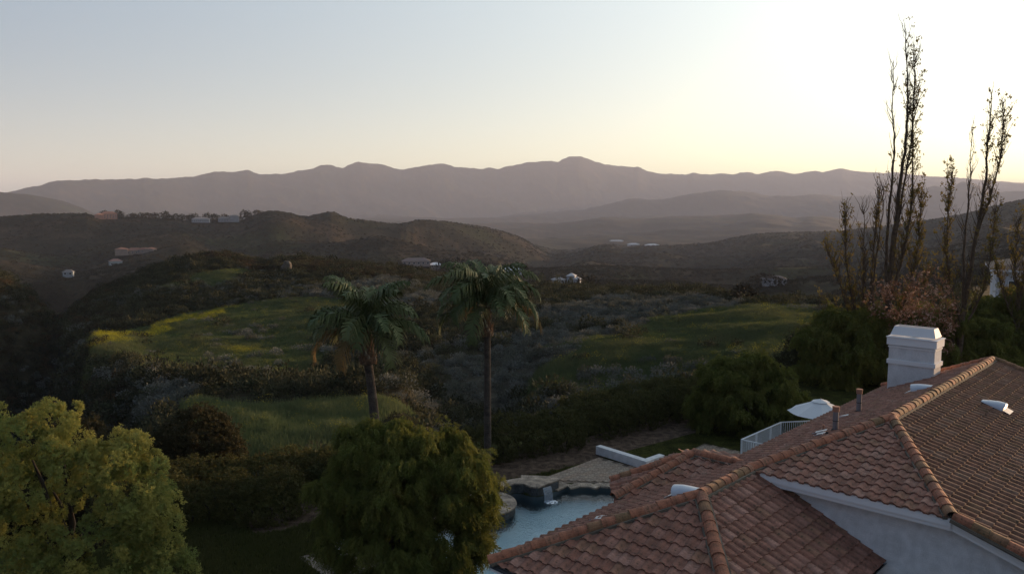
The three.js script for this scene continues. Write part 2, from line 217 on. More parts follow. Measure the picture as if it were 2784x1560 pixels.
const wob = (x, z, k) => [x + noise(x / 9, z / 9, 3 + k) * 7, z + noise(x / 9, z / 9, 13 + k) * 7];
function cover(x, z) {                               // 'grass', 'mustard', 'sage', 'brush' or 'scrub'
  const [a, b] = wob(x, z, 0);
  if (inRegion(['mustard', 'mustard2', 'mustard3'], a, b) && fbm(x / 5, z / 5, 2, 4.2) > -0.22) return 'mustard';
  if (inRegion(['meadow_a', 'meadow_b', 'meadow_c', 'strip'], a, b)) return 'grass';
  if (inRegion(['sage1', 'sage2', 'sage3', 'sage4', 'sage5'], a, b)) return 'sage';
  if (inRegion(['ridgebrush'], a, b)) return 'brush';
  return 'scrub';
}
const TINT = { grass: [0.062, 0.078, 0.034], mustard: [0.062, 0.066, 0.022], sage: [0.065, 0.062, 0.052], brush: [0.060, 0.043, 0.026], scrub: [0.045, 0.041, 0.028] };
const earthTex = noiseTexture(512, (u, v) => { const n = 0.78 + 0.22 * torus(u, v, 14, 3.3) + 0.20 * torus(u, v, 44, 8.1) + 0.18 * torus(u, v, 120, 5.7); return [n, n * 0.99, n * 0.96]; });
{
  const azs = [];
  for (let a = -180; a < -40; a += 4) azs.push(a);
  for (let a = -40; a < 46; a += 0.085) azs.push(a);
  for (let a = 46; a <= 180; a += 4) azs.push(Math.min(a, 180)); azs[azs.length - 1] = 180;
  const rs = []; for (let r = 3; r < 26000; r *= r < 20 ? 1.2 : r < 300 ? 1.0105 : 1.0095) rs.push(r);
  const nA = azs.length, nR = rs.length, pos = new Float32Array(nA * nR * 3), col = new Float32Array(nA * nR * 3), uv = new Float32Array(nA * nR * 2), idx = [];
  for (let j = 0; j < nR; j++) for (let i = 0; i < nA; i++) {
    const k = j * nA + i, r = rs[j], a = azs[i] * RAD, x = Math.sin(a) * r, z = -Math.cos(a) * r;
    pos[3 * k] = x; pos[3 * k + 1] = terrainH(x, z); pos[3 * k + 2] = z; uv[2 * k] = x / 24; uv[2 * k + 1] = z / 24;
    let c;
    if (r < 300) { const t = TINT[cover(x, z)], n = 1 + 0.5 * fbm(x / 7, z / 7, 3, 9.4); c = t.map((v) => v * n); }
    else {
      const q = r < 2500 ? 1 : 3.2, n = fbm(x / (160 * q), z / (160 * q), 4, 2.9), m = fbm(x / (55 * q), z / (55 * q), 4, 6.1), s = fbm(x / (12 * q), z / (12 * q), 3, 1.3);
      c = [0.046, 0.044, 0.030];
      const crestLight = r < 2400 ? smooth(0.10 - Math.abs(spur(x, z)) + 0.16 * m + 0.12 * s, 0.02, 0.09) : 0;   // dry spur growth; lighter crests also painted in to show relief under flat light
      const dry = Math.max(crestLight * 0.9, smooth(n + 0.5 * m, 0.02, 0.30)), green = smooth(-n + 0.6 * m, 0.10, 0.34), bare = smooth(m + 0.7 * s, 0.36, 0.52);
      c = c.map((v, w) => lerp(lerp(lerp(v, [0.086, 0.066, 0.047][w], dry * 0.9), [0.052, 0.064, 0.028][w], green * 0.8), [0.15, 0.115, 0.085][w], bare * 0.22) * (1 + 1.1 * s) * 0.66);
    }
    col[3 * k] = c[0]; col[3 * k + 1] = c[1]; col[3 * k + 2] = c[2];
    if (i < nA - 1 && j < nR - 1) idx.push(k, k + nA, k + 1, k + 1, k + nA, k + nA + 1);
  }
  const g = new THREE.BufferGeometry();
  g.setAttribute('position', new THREE.BufferAttribute(pos, 3)); g.setAttribute('color', new THREE.BufferAttribute(col, 3)); g.setAttribute('uv', new THREE.BufferAttribute(uv, 2));
  g.setIndex(idx); g.computeVertexNormals();
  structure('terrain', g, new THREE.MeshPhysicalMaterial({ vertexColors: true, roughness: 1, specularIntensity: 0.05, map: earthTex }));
}
const groundY = (x, z) => terrainH(x, z);

// ---------------------------------------------------------------- garden: lawn, earth strip, patio, pool
const EDGE = [];                                     // rim of the garden pad
for (let az = -44; az <= 40; az += 2) { const l = LAYERS[2]; let i = 0; while (i < l.length - 2 && l[i + 1][0] < az) i++; const t = clamp((az - l[i][0]) / (l[i + 1][0] - l[i][0]), 0, 1), r = lerp(l[i][1], l[i + 1][1], t); EDGE.push([Math.sin(az * RAD) * r, -Math.cos(az * RAD) * r, az, r]); }
const POOL = [[5.6, -31.5], [4.3, -32.3], [3.7, -32.45], [3.5, -32.2], [3.2, -32.42], [2.8, -32.42], [2.45, -32.2], [2.3, -32.5], [1.85, -31.95], [1.05, -31.25], [0.75, -31.3], [0.45, -31.62], [0.1, -31.66], [-0.3, -31.3], [-0.9, -31.4], [-2.3, -30.6], [-2.9, -28.6], [-2.8, -26], [-2.5, -23.2], [-1.9, -20.9], [-1.2, -20.5], [2.3, -24.5], [2.6, -26.4], [5.4, -29.3]];
const lawnTex = noiseTexture(512, (u, v) => { const n = 0.66 + 0.26 * torus(u, v, 9, 2.3) + 0.24 * torus(u, v, 60, 7.7) + 0.3 * torus(u, v, 150, 4.4); return [n * 1.02, n, n * 0.8]; }, true, 0.2);
const lawnOuter = [...EDGE.map(([x, z]) => [x, z]), [30, -4], [-22, -4]];
structure('lawn', flatShape(lawnOuter, 0, [POOL]), new THREE.MeshPhysicalMaterial({ color: lin(0.062, 0.070, 0.026), roughness: 1, specularIntensity: 0.1, map: lawnTex }));
const dirtTex = noiseTexture(256, (u, v) => { const n = 0.72 + 0.3 * torus(u, v, 10, 1.3) + 0.3 * torus(u, v, 60, 5.1); return [n, n * 0.97, n * 0.93]; }, true, 0.4);
const DIRT = [[-9.3, -27.6], [-8.3, -27.9], [-7.5, -28.7], [-6.8, -29.4], [-5, -30.9], [-3, -32.0], [-0.6, -32.9], [1.6, -34.3], [3.9, -36.1], [6.6, -38.2], [9.4, -40.4], [12, -42], [13, -45], [10, -44.4], [4, -39.9], [-1, -36.2], [-5, -33.9], [-8, -31], [-10, -28.6]];
const WALK = [[-7.2, -25.7], [-6.7, -26.0], [-3.3, -26.2], [-3.25, -23.2], [-2.6, -20.7], [-1.4, -19.8], [-3.6, -17], [-5.6, -22.5], [-6.0, -24.3]];
{ // bare earth under and in front of the hedges
  structure('dirt_path', flatShape(DIRT, 0.006), new THREE.MeshPhysicalMaterial({ color: lin(0.15, 0.115, 0.095), roughness: 1, specularIntensity: 0.1, map: dirtTex }));
}
const stone = (r, g, b, extra) => new THREE.MeshStandardMaterial({ color: lin(r, g, b), roughness: 0.85, map: dirtTex, ...extra });
{ // patio of laid pavers
  const outline = [[1.0, -33.15], [4.15, -36.4], [6.1, -34.55], [7.1, -35.6], [9.6, -38.6], [11.4, -36.9], [7.5, -31], [5.9, -31.3], [4.3, -32.72], [3.7, -32.85], [2.3, -32.9], [1.7, -32.75]];
  const t = thing('patio', 'pale tan paver patio between the pool coping and low white wall', 'patio');
  part(t, 'paving_bed', flatShape(outline, 0.012), stone(0.19, 0.15, 0.12));
  const r = rng(5), mats = [[0.44, 0.36, 0.295], [0.40, 0.32, 0.265], [0.47, 0.40, 0.335], [0.41, 0.345, 0.295], [0.45, 0.35, 0.28]].map((c) => stone(...c));
  const g = new THREE.BoxGeometry(0.44, 0.03, 0.285), ang = 0.8202, c = Math.cos(ang), s = Math.sin(ang);
  for (let i = -40; i < 40; i++) for (let j = -50; j < 50; j++) {
    const u = i * 0.45 + (j & 1 ? 0.225 : 0), v = j * 0.295, x = 5 + u * c + v * s, z = -34.5 - u * s + v * c;
    if (![[0, 0], [0.2, 0.12], [-0.2, 0.12], [0.2, -0.12], [-0.2, -0.12]].every(([a, b]) => inside(outline, x + a * c + b * s, z - a * s + b * c))) continue;
    const m = part(t, 'paver', g, mats[Math.floor(r() * mats.length)]); m.position.set(x, 0.022 + r() * 0.004, z); m.rotation.y = ang;
  }
}
{ // deck and walk beside the pool, mostly hidden by the trees
  structure('pool_walk', flatShape(WALK, 0.010), stone(0.30, 0.26, 0.225));
}
{ // pool
  const t = thing('swimming_pool', 'free-form swimming pool with raised round spa and small waterfall', 'pool');
  const plaster = new THREE.MeshStandardMaterial({ color: lin(0.74, 0.80, 0.83), roughness: 0.9 }), band = stone(0.10, 0.12, 0.14);
  const n = POOL.length, pos = [], idx = [];
  POOL.forEach(([x, z]) => { pos.push(x, 0.0, z, x, -1.3, z); });
  for (let i = 0; i < n; i++) { const a = 2 * i, b = 2 * ((i + 1) % n); idx.push(a, b, a + 1, b, b + 1, a + 1); }
  part(t, 'pool_wall', geoFrom(pos, idx), stone(0.13, 0.19, 0.24));
  part(t, 'pool_floor', flatShape(POOL, -1.3), plaster);
  const rip = noiseTexture(512, (u, v) => { const h = 0.5 + 0.30 * torus(u, v, 40, 2.2) + 0.25 * torus(u, v, 90, 6.2); return [h, h, h]; }, false, 0.25);
  const water = new THREE.MeshPhysicalMaterial({ color: lin(0.85, 0.95, 1.0), roughness: 0.06, transmission: 1, thickness: 1, ior: 1.33, bumpMap: rip, bumpScale: 0.035, attenuationColor: lin(0.55, 0.78, 0.86), attenuationDistance: 2.6 });
  part(t, 'pool_water', flatShape(POOL, -0.16), water);
  const cop = stone(0.50, 0.43, 0.365);
  const ribbon = (line, w, y0, y1, m, name) => {      // coping laid along a line, outside of the water
    const out = [], inn = [];
    for (let i = 0; i < line.length; i++) { const a = line[Math.max(i - 1, 0)], b = line[Math.min(i + 1, line.length - 1)], dx = b[0] - a[0], dz = b[1] - a[1], l = Math.hypot(dx, dz); out.push([line[i][0] + dz / l * w, line[i][1] - dx / l * w]); inn.push([line[i][0] - dz / l * 0.06, line[i][1] + dx / l * 0.06]); }
    return part(t, name, slab([...out, ...inn.reverse()], y0, y1, 0.012), m);
  };
  ribbon(POOL.slice(0, 9).reverse(), 0.42, -0.02, 0.055, cop, 'coping');
  ribbon(POOL.slice(14, 24).reverse(), 0.42, -0.02, 0.055, cop, 'coping');
  // raised ledge with the water spout
  const ledge = [[1.95, -32.15], [1.05, -31.32], [0.78, -31.36], [0.47, -31.68], [0.1, -31.72], [-0.3, -31.36], [-0.55, -31.8], [0.05, -32.2], [0.38, -32.3], [0.4, -32.6], [1.05, -32.55], [1.95, -32.4]];
  part(t, 'ledge_wall', slab(ledge, -0.5, 0.36), band);
  part(t, 'ledge_top', slab(ledge.map(([x, z]) => [0.7 + (x - 0.7) * 1.05, -31.9 + (z + 31.9) * 1.14]), 0.362, 0.432, 0.012), cop);
  // spa
  const ring = (r, k = 40) => Array.from({ length: k }, (_, i) => [-1.25 + Math.cos(i / k * 2 * Math.PI) * r, -30.2 - Math.sin(i / k * 2 * Math.PI) * r]);
  const wallShape = new THREE.Shape(ring(1.38).map(([x, z]) => new THREE.Vector2(x, -z))); wallShape.holes.push(new THREE.Path(ring(0.98).map(([x, z]) => new THREE.Vector2(x, -z))));
  const wg = new THREE.ExtrudeGeometry(wallShape, { depth: 1.3, bevelEnabled: false }); wg.rotateX(-Math.PI / 2); wg.translate(0, -1.2, 0); part(t, 'spa_wall', wg, band);
  const capShape = new THREE.Shape(ring(1.42).map(([x, z]) => new THREE.Vector2(x, -z))); capShape.holes.push(new THREE.Path(ring(0.92).map(([x, z]) => new THREE.Vector2(x, -z))));
  const cg = new THREE.ExtrudeGeometry(capShape, { depth: 0.05, bevelEnabled: true, bevelSize: 0.012, bevelThickness: 0.012, bevelSegments: 2 }); cg.rotateX(-Math.PI / 2); cg.translate(0, 0.115, 0); part(t, 'spa_coping', cg, cop);
  part(t, 'spa_floor', flatShape(ring(0.97), -0.6), plaster); part(t, 'spa_water', flatShape(ring(0.975), 0.03), water);
  // falling sheet of water: curved strips
  const fall = []; const fr = rng(77);
  for (let k = 0; k < 14; k++) {
    const f0 = k / 14, w = 0.026 + fr() * 0.01, pts = [];
    for (let i = 0; i <= 8; i++) { const q = i / 8; pts.push(V(1.26 + f0 * 0.34 + q * 0.08 + (fr() - 0.5) * 0.01, 0.34 - 0.50 * q * q, -31.36 - f0 * 0.26 + 0.36 * q)); }
    fall.push(limb(pts, pts.map((_, i) => w * (0.55 + 0.2 * fr())), 5));
  }
  part(t, 'waterfall', mergeGeometries(fall), new THREE.MeshPhysicalMaterial({ color: lin(0.75, 0.8, 0.85), roughness: 0.2, transmission: 0.85, thickness: 0, ior: 1.33 }));
  const foam = []; for (let k = 0; k < 60; k++) { const g = new THREE.IcosahedronGeometry(0.02 + fr() * 0.03, 0); g.scale(1.3, 0.5, 1); const a = fr() * 6.28, d = Math.sqrt(fr()); g.translate(1.6 + Math.cos(a) * d * 0.26, -0.15, -31.1 + Math.sin(a) * d * 0.2); foam.push(g); }
  part(t, 'foam', mergeGeometries(foam), matte(lin(0.7, 0.75, 0.8), 0.5), 'stuff');
}
const whitePaint = matte(lin(0.70, 0.70, 0.71), 0.75);
const stuccoTex = noiseTexture(256, (u, v) => { const n = 0.93 + 0.08 * torus(u, v, 12, 3.1) + 0.07 * torus(u, v, 90, 6.6); return [n, n, n]; }, true, 0.5);
const stucco = new THREE.MeshStandardMaterial({ color: lin(0.68, 0.68, 0.69), roughness: 0.95, map: stuccoTex });
{ // low L-shaped garden wall
  const o = part(scene, 'garden_wall', slab([[4.0, -36.85], [6.0, -34.5], [7.0, -35.45], [6.8, -35.68], [6.03, -34.97], [4.25, -37.05]], 0.02, 0.42, 0.012), stucco);
  o.userData = { label: 'low L-shaped white wall at the edge of the paver patio', category: 'wall' };
}
// ---------------------------------------------------------------- the house: local x = u along the ridge (away), z = v across it (towards the viewer), y above the garden
const RY = 5.142;
const house = thing('tile_roofed_house', 'white stucco house with hipped terracotta tile roof and broad white chimney', 'house', [11.842, 0, -24.2], 0.8202);
const P = (u, v, h) => V(u, RY + h, v);
const pF = 0.4233, pN = 0.325, pL = 0.4775;           // roof pitches: far side, near side, lower wing near side
const hC = -0.962, uC = -4.86, uE = -7.65, vE = -2.273, uF = -11.9, hEave = -2.469;
const K = { A: P(13.05, 0, 0), B: P(0, 0, 0), C: P(uC, vE, hC), D: P(uC, 2.96, hC), E: P(uE, vE, hC), F: P(uF, -5.833, hEave), G: P(uF, 1.287, hC - pL * 3.56), Kc: P(uC + 0.40, 1.287, hC - pL * 3.56) };
K.Q3 = P(-6.2, -6.05, -2.39); K.Q1 = P(-5.07, -6.97, -2.39); K.Q0 = P(-1.0, -6.97, -2.39); K.P = P(-3.05, -5.13, -1.54); K.N = P(-3.05, -3.64, -1.541); K.Vv = P(-6.45, -5.82, -2.463); K.Vr = P(-1.2, -4.4, -1.862); K.Q2 = P(0.1, -6.05, -2.39);
const facets = [
  { name: 'near slope', poly: [K.B, K.A, P(13.05, 8.2, -pN * 8.2), P(uC, 8.2, -pN * 8.2), K.D] },
  { name: 'clipped gable', poly: [K.B, K.D, K.C] },
  { name: 'front hip', poly: [K.E, K.G, K.F] },
  { name: 'wing near slope', poly: [K.E, P(uC + 0.40, vE, hC), K.Kc, K.G] },
  { name: 'far slope', poly: [K.A, K.B, K.C, K.E, K.F, K.Vv, K.N, K.Vr, P(13.05, -4.4, -pF * 4.4)] },
  { name: 'bay end', poly: [K.P, K.Q3, K.Q1] },
  { name: 'bay side', poly: [K.P, K.N, K.Vv, K.Q3] },
  { name: 'bay back', poly: [K.P, K.Q1, K.Q0] },
  { name: 'bay far side', poly: [K.P, K.Q0, K.Q2, K.Vr, K.N] },
];
const TW = 0.315, TL = 0.372;                          // tile cover width and exposed length
const tileProfile = [];                                // one barrel and one pan
for (let i = 0; i <= 9; i++) { const t = i / 9; tileProfile.push([t * TW - TW / 2, t < 0.66 ? 0.062 * Math.sin(Math.PI * t / 0.66) ** 0.8 : 0.004 + 0.004 * Math.cos((t - 0.83) / 0.17 * Math.PI)]); }
function tileTris(lift = 0.042) {                       // triangles as flat list of [x, y, z]; z downslope 0..TL+0.04, y off the roof
  const T = [], z0 = -0.02, z1 = TL + 0.03;
  for (let i = 0; i < 9; i++) {
    const [xa, ya] = tileProfile[i], [xb, yb] = tileProfile[i + 1];
    const a = [xa, ya + 0.012, z0], b = [xb, yb + 0.012, z0], c = [xb, yb + 0.012 + lift, z1], d = [xa, ya + 0.012 + lift, z1], e = [xb, yb - 0.028 + lift - 0.012, z1], f = [xa, ya - 0.028 + lift - 0.012, z1];
    T.push([a, d, c], [a, c, b], [d, f, e], [d, e, c]);
  }
  return T;
}
const TILE = tileTris();
function clipTris(tris, poly) {                        // clip to a convex polygon of [x, z]
  let list = tris;
  const area = poly.reduce((s, p, i) => { const q = poly[(i + 1) % poly.length]; return s + p[0] * q[1] - q[0] * p[1]; }, 0), sg = Math.sign(area);
  for (let i = 0; i < poly.length; i++) {
    const [ax, az] = poly[i], [bx, bz] = poly[(i + 1) % poly.length], nx = -(bz - az) * sg, nz = (bx - ax) * sg, side = (p) => (p[0] - ax) * nx + (p[2] - az) * nz, out = [];
    for (const t of list) {
      const r = [];
      for (let k = 0; k < 3; k++) { const p = t[k], q = t[(k + 1) % 3], sp = side(p), sq = side(q); if (sp >= 0) r.push(p); if (sp * sq < 0) { const w = sp / (sp - sq); r.push([0, 1, 2].map((m) => p[m] + (q[m] - p[m]) * w)); } }
      for (let k = 1; k + 1 < r.length; k++) out.push([r[0], r[k], r[k + 1]]);
    }
    list = out;
  }
  return list;
}
const trisGeo = (tris) => { const pos = [], uv = []; for (const t of tris) for (const p of t) { pos.push(...p); uv.push(p[0], p[2]); } return geoFrom(pos, null, uv); };
function tileNormals(g) { const n = g.attributes.normal, p = g.attributes.position; const acc = new Map(); for (let i = 0; i < p.count; i++) { if (n.getY(i) < 0.25) continue; const k = `${p.getX(i).toFixed(4)},${p.getZ(i).toFixed(3)}`; const v = acc.get(k) ?? V(0, 0, 0); v.add(V(n.getX(i), n.getY(i), n.getZ(i))); acc.set(k, v); } for (let i = 0; i < p.count; i++) { if (n.getY(i) < 0.25) continue; const v = acc.get(`${p.getX(i).toFixed(4)},${p.getZ(i).toFixed(3)}`).clone().normalize(); n.setXYZ(i, v.x, v.y, v.z); } return g; }
const clayTex = noiseTexture(512, (u, v) => { const n = 0.82 + 0.16 * torus(u, v, 6, 2.9) + 0.14 * torus(u, v, 26, 7.3) + 0.12 * torus(u, v, 110, 4.9), m = smooth(torus(u, v, 18, 11.3) + 0.5 * torus(u, v, 60, 5.2), 0.22, 0.6); return [n * (1 - 0.32 * m), n * (1 - 0.22 * m), n * (1 - 0.25 * m)]; });
const CLAY = [[0.32, 0.145, 0.10], [0.345, 0.16, 0.112], [0.295, 0.132, 0.09], [0.35, 0.17, 0.122], [0.325, 0.14, 0.094], [0.305, 0.15, 0.094], [0.37, 0.195, 0.145], [0.275, 0.125, 0.086]];
const clayMats = CLAY.map((c, i) => { const t = clayTex.clone(); t.repeat.set(0.9, 0.9); t.offset.set(i * 0.37, i * 0.61); t.needsUpdate = true; return new THREE.MeshStandardMaterial({ color: lin(...c), roughness: 0.95, map: t, side: THREE.DoubleSide }); });
const MOSS_SHADE = [0.74, 0.80, 0.72];                        // olive lichen tone plus painted darkening that offsets the sun on the near slope
const mossShadeMats = clayMats.map((m) => { const q = m.clone(); q.color.setRGB(m.color.r * MOSS_SHADE[0], m.color.g * MOSS_SHADE[1], m.color.b * MOSS_SHADE[2]); return q; });
const clayVar = (() => { const t = clayTex.clone(); t.repeat.set(0.9, 0.9); t.needsUpdate = true; return new THREE.MeshStandardMaterial({ vertexColors: true, roughness: 0.95, map: t, side: THREE.DoubleSide }); })();
const underlay = matte(lin(0.12, 0.085, 0.07), 1);
const roof = (() => { // sheathing under the tiles
  const pos = [], uv = [];
  for (const { poly } of facets) {
    const c = poly[0].clone();
    const flat = poly.map((p) => new THREE.Vector2(p.x, -p.z)), tri = THREE.ShapeUtils.triangulateShape(THREE.ShapeUtils.isClockWise(flat) ? [...flat].reverse() : flat, []);
    const src = THREE.ShapeUtils.isClockWise(flat) ? [...poly].reverse() : poly;
    for (const t of tri) for (const k of t) { pos.push(src[k].x, src[k].y - 0.012, src[k].z); uv.push(src[k].x, src[k].z); }
  }
  return part(house, 'roof', geoFrom(pos, null, uv), new THREE.MeshStandardMaterial({ color: lin(0.12, 0.085, 0.07), roughness: 1, side: THREE.DoubleSide }));
})();
{ // every tile of every slope
  const r = rng(31), all = [], wholeGeo = tileNormals(trisGeo(TILE));
  house.updateMatrixWorld(true);
  for (const f of facets) {
    const pl = f.poly, n = V(0, 0, 0); for (let i = 0; i < pl.length; i++) { const a = pl[i], b = pl[(i + 1) % pl.length]; n.add(V((a.y - b.y) * (a.z + b.z), (a.z - b.z) * (a.x + b.x), (a.x - b.x) * (a.y + b.y))); } n.normalize(); if (n.y < 0) n.negate();
    const down = V(n.x, 0, n.z).normalize(); down.y = -Math.hypot(n.x, n.z) / n.y; down.normalize();
    const ex = n.clone().cross(down).normalize(), o = pl.reduce((a, b) => a.y < b.y ? a : b).clone();
    const m0 = new THREE.Matrix4().makeBasis(ex, n, down).setPosition(o), inv = m0.clone().invert();
    const q = pl.map((p) => { const t = p.clone().applyMatrix4(inv); return [t.x, t.z]; });
    // convex pieces in the slope's own plane, for cutting tiles at hips, valleys and rakes
    const flat = q.map(([x, z]) => new THREE.Vector2(x, z)), cw = THREE.ShapeUtils.isClockWise(flat), src = cw ? [...flat].reverse() : flat, pieces = THREE.ShapeUtils.triangulateShape(src, []).map((t) => t.map((k) => [src[k].x, src[k].y]));
    const xs = q.map((p) => p[0]), zs = q.map((p) => p[1]), x0 = Math.min(...xs), x1 = Math.max(...xs), z0 = Math.min(...zs), zMax = Math.max(...zs) + 0.05;
    for (let j = 0; ; j++) {
      const zt = zMax - (j + 1) * TL; if (zt < z0 - TL) break;
      for (let i = Math.floor(x0 / TW) - 1; i * TW < x1 + TW; i++) {
        const cx = i * TW + TW / 2, ins = [[-0.5, 0.02], [0.5, 0.02], [-0.5, 0.94], [0.5, 0.94], [0, 0.5]].map(([a, b]) => inside(q, cx + a * TW, Math.min(zt + b * TL, zMax - 0.06)));
        const cnt = ins.filter(Boolean).length; if (!cnt) continue;
        const place = m0.clone().multiply(new THREE.Matrix4().makeTranslation(cx + (r() - 0.5) * 0.006, (r() - 0.3) * 0.006, zt + (r() - 0.5) * 0.012)).multiply(new THREE.Matrix4().makeRotationY((r() - 0.5) * 0.03));
        let geo = wholeGeo;
        if (cnt < 5) {
          const grown = pieces.map((p) => p.map(([x, z]) => [x - cx, z - zt + (z > zMax - 0.2 ? 0.2 : 0)]));
          const cut = grown.flatMap((p) => clipTris(TILE, p)); if (!cut.length) continue; geo = tileNormals(trisGeo(cut));
        }
        const w = V(0, 0, 0).applyMatrix4(place).applyMatrix4(house.matrixWorld), d = w.distanceTo(camera.position), s = w.clone().project(camera);
        const vis = Math.abs(s.x) < 1.04 && Math.abs(s.y) < 1.06 && s.z < 1;
        const toEye = camera.position.clone().sub(w).normalize(), nw = n.clone().transformDirection(house.matrixWorld);
        all.push({ geo, place, size: vis ? Math.max(0.02, toEye.dot(nw)) / (d * d) : 0, kind: Math.floor(Math.pow(r(), 1.15) * CLAY.length), mossShade: f.name === 'near slope' });
      }
    }
  }
  all.sort((a, b) => b.size - a.size);
  for (const t of all.slice(0, 300)) { const m = part(roof, 'roof_tile', t.geo, (t.mossShade ? mossShadeMats : clayMats)[t.kind]); m.matrixAutoUpdate = true; t.place.decompose(m.position, m.quaternion, m.scale); }
  const rest = all.slice(300).map((t) => {
    const g = t.geo.clone().applyMatrix4(t.place), n = g.attributes.position.count, c = t.mossShade ? CLAY[t.kind].map((v, k) => v * MOSS_SHADE[k]) : CLAY[t.kind], col = new Float32Array(n * 3); for (let i = 0; i < n; i++) col.set(c, i * 3);
    g.setAttribute('color', new THREE.BufferAttribute(col, 3)); const uv = g.attributes.uv, ox = r() * 3, oy = r() * 3; for (let i = 0; i < n; i++) uv.setXY(i, uv.getX(i) + ox, uv.getY(i) + oy); return g;
  });
  part(roof, 'farther_roof_tiles', mergeGeometries(rest), clayVar, 'stuff');
  console.log('roof tiles', all.length);
}
{ // hip and ridge caps, each a barrel lying on its neighbour, bedded in mortar
  const r = rng(91), seg = 8, capL = 0.40;
  const capGeo = (() => {
    const pos = [], idx = [], uv = [], R = [[0, 0.150], [capL + 0.05, 0.165]];
    for (const [z, rad] of R) for (let k = 0; k <= seg; k++) { const a = Math.PI * k / seg; pos.push(Math.cos(a) * rad, Math.sin(a) * rad * 0.95, z); uv.push(k / seg * 0.45, z); }
    for (let k = 0; k <= seg; k++) { const a = Math.PI * k / seg; pos.push(Math.cos(a) * 0.145, Math.sin(a) * 0.145 * 0.95, capL + 0.05); uv.push(k / seg * 0.4, 0.5); }
    for (let k = 0; k < seg; k++) { const a = k, b = k + seg + 1, c = b + seg + 1; idx.push(a, b, a + 1, a + 1, b, b + 1, b, c, b + 1, b + 1, c, c + 1); }
    const ng = geoFrom(pos, idx, uv).toNonIndexed(); ng.computeVertexNormals(); return ng;
  })();
  const CAPC = [[0.40, 0.155, 0.085], [0.43, 0.165, 0.092], [0.36, 0.14, 0.08], [0.28, 0.145, 0.075], [0.25, 0.14, 0.068], [0.38, 0.165, 0.10]];
  const capMats = CAPC.map((c, i) => { const t = clayTex.clone(); t.repeat.set(1.1, 1.1); t.offset.set(i * 0.31, i * 0.57); t.needsUpdate = true; return new THREE.MeshStandardMaterial({ color: lin(...c), roughness: 0.92, map: t, side: THREE.DoubleSide }); });
  const mortar = new THREE.MeshStandardMaterial({ color: lin(0.22, 0.20, 0.17), roughness: 1, map: dirtTex });
  const line = (a, b, mossy = 0, skip = 0) => {        // from the top end a down to b
    const d = b.clone().sub(a), L = d.length(), n = Math.ceil(L / capL), st = L / n; d.normalize();
    const side = d.clone().cross(V(0, 1, 0)).normalize(), up = side.clone().cross(d).normalize();
    const basis = new THREE.Matrix4().makeBasis(side.clone().negate(), up, d);
    const bed = new THREE.BoxGeometry(0.40, 0.085, L); const mb = part(roof, 'mortar_bed', bed, mortar); mb.quaternion.setFromRotationMatrix(basis); mb.position.copy(a.clone().add(b).multiplyScalar(0.5).addScaledVector(up, 0.015));
    for (let i = 0; i < n; i++) {
      const m = part(roof, 'ridge_tile', capGeo, capMats[r() < mossy ? 3 + Math.floor(r() * 2) : [0, 1, 2, 5][Math.floor(r() * 4)]]);
      m.quaternion.setFromRotationMatrix(basis); m.rotateX(-0.032 + (r() - 0.5) * 0.025); m.rotateY((r() - 0.5) * 0.05);
      m.position.copy(a).addScaledVector(d, i * st).addScaledVector(up, 0.055 + (r() - 0.5) * 0.012); m.scale.set(1, 1, st / capL);
    }
  };
  line(K.A, K.B, 0.75); line(K.B, K.C, 0.1); line(K.B, K.D, 0.15); line(P(uC + 0.1, vE, hC), K.E, 0.7); line(K.E, K.F, 0.1); line(K.E, K.G, 0.1);
  line(K.D, P(uC, 8.2, -pN * 8.2), 0.4); line(K.A, P(13.05, 8.2, -pN * 8.2), 0.6); line(K.A, P(13.05, -4.4, -pF * 4.4), 0.1);
  line(K.P, K.Q1, 0.1); line(K.P, K.Q3, 0.1); line(K.N.clone().add(V(0, 0, 0.25)), K.P, 0.1);
}
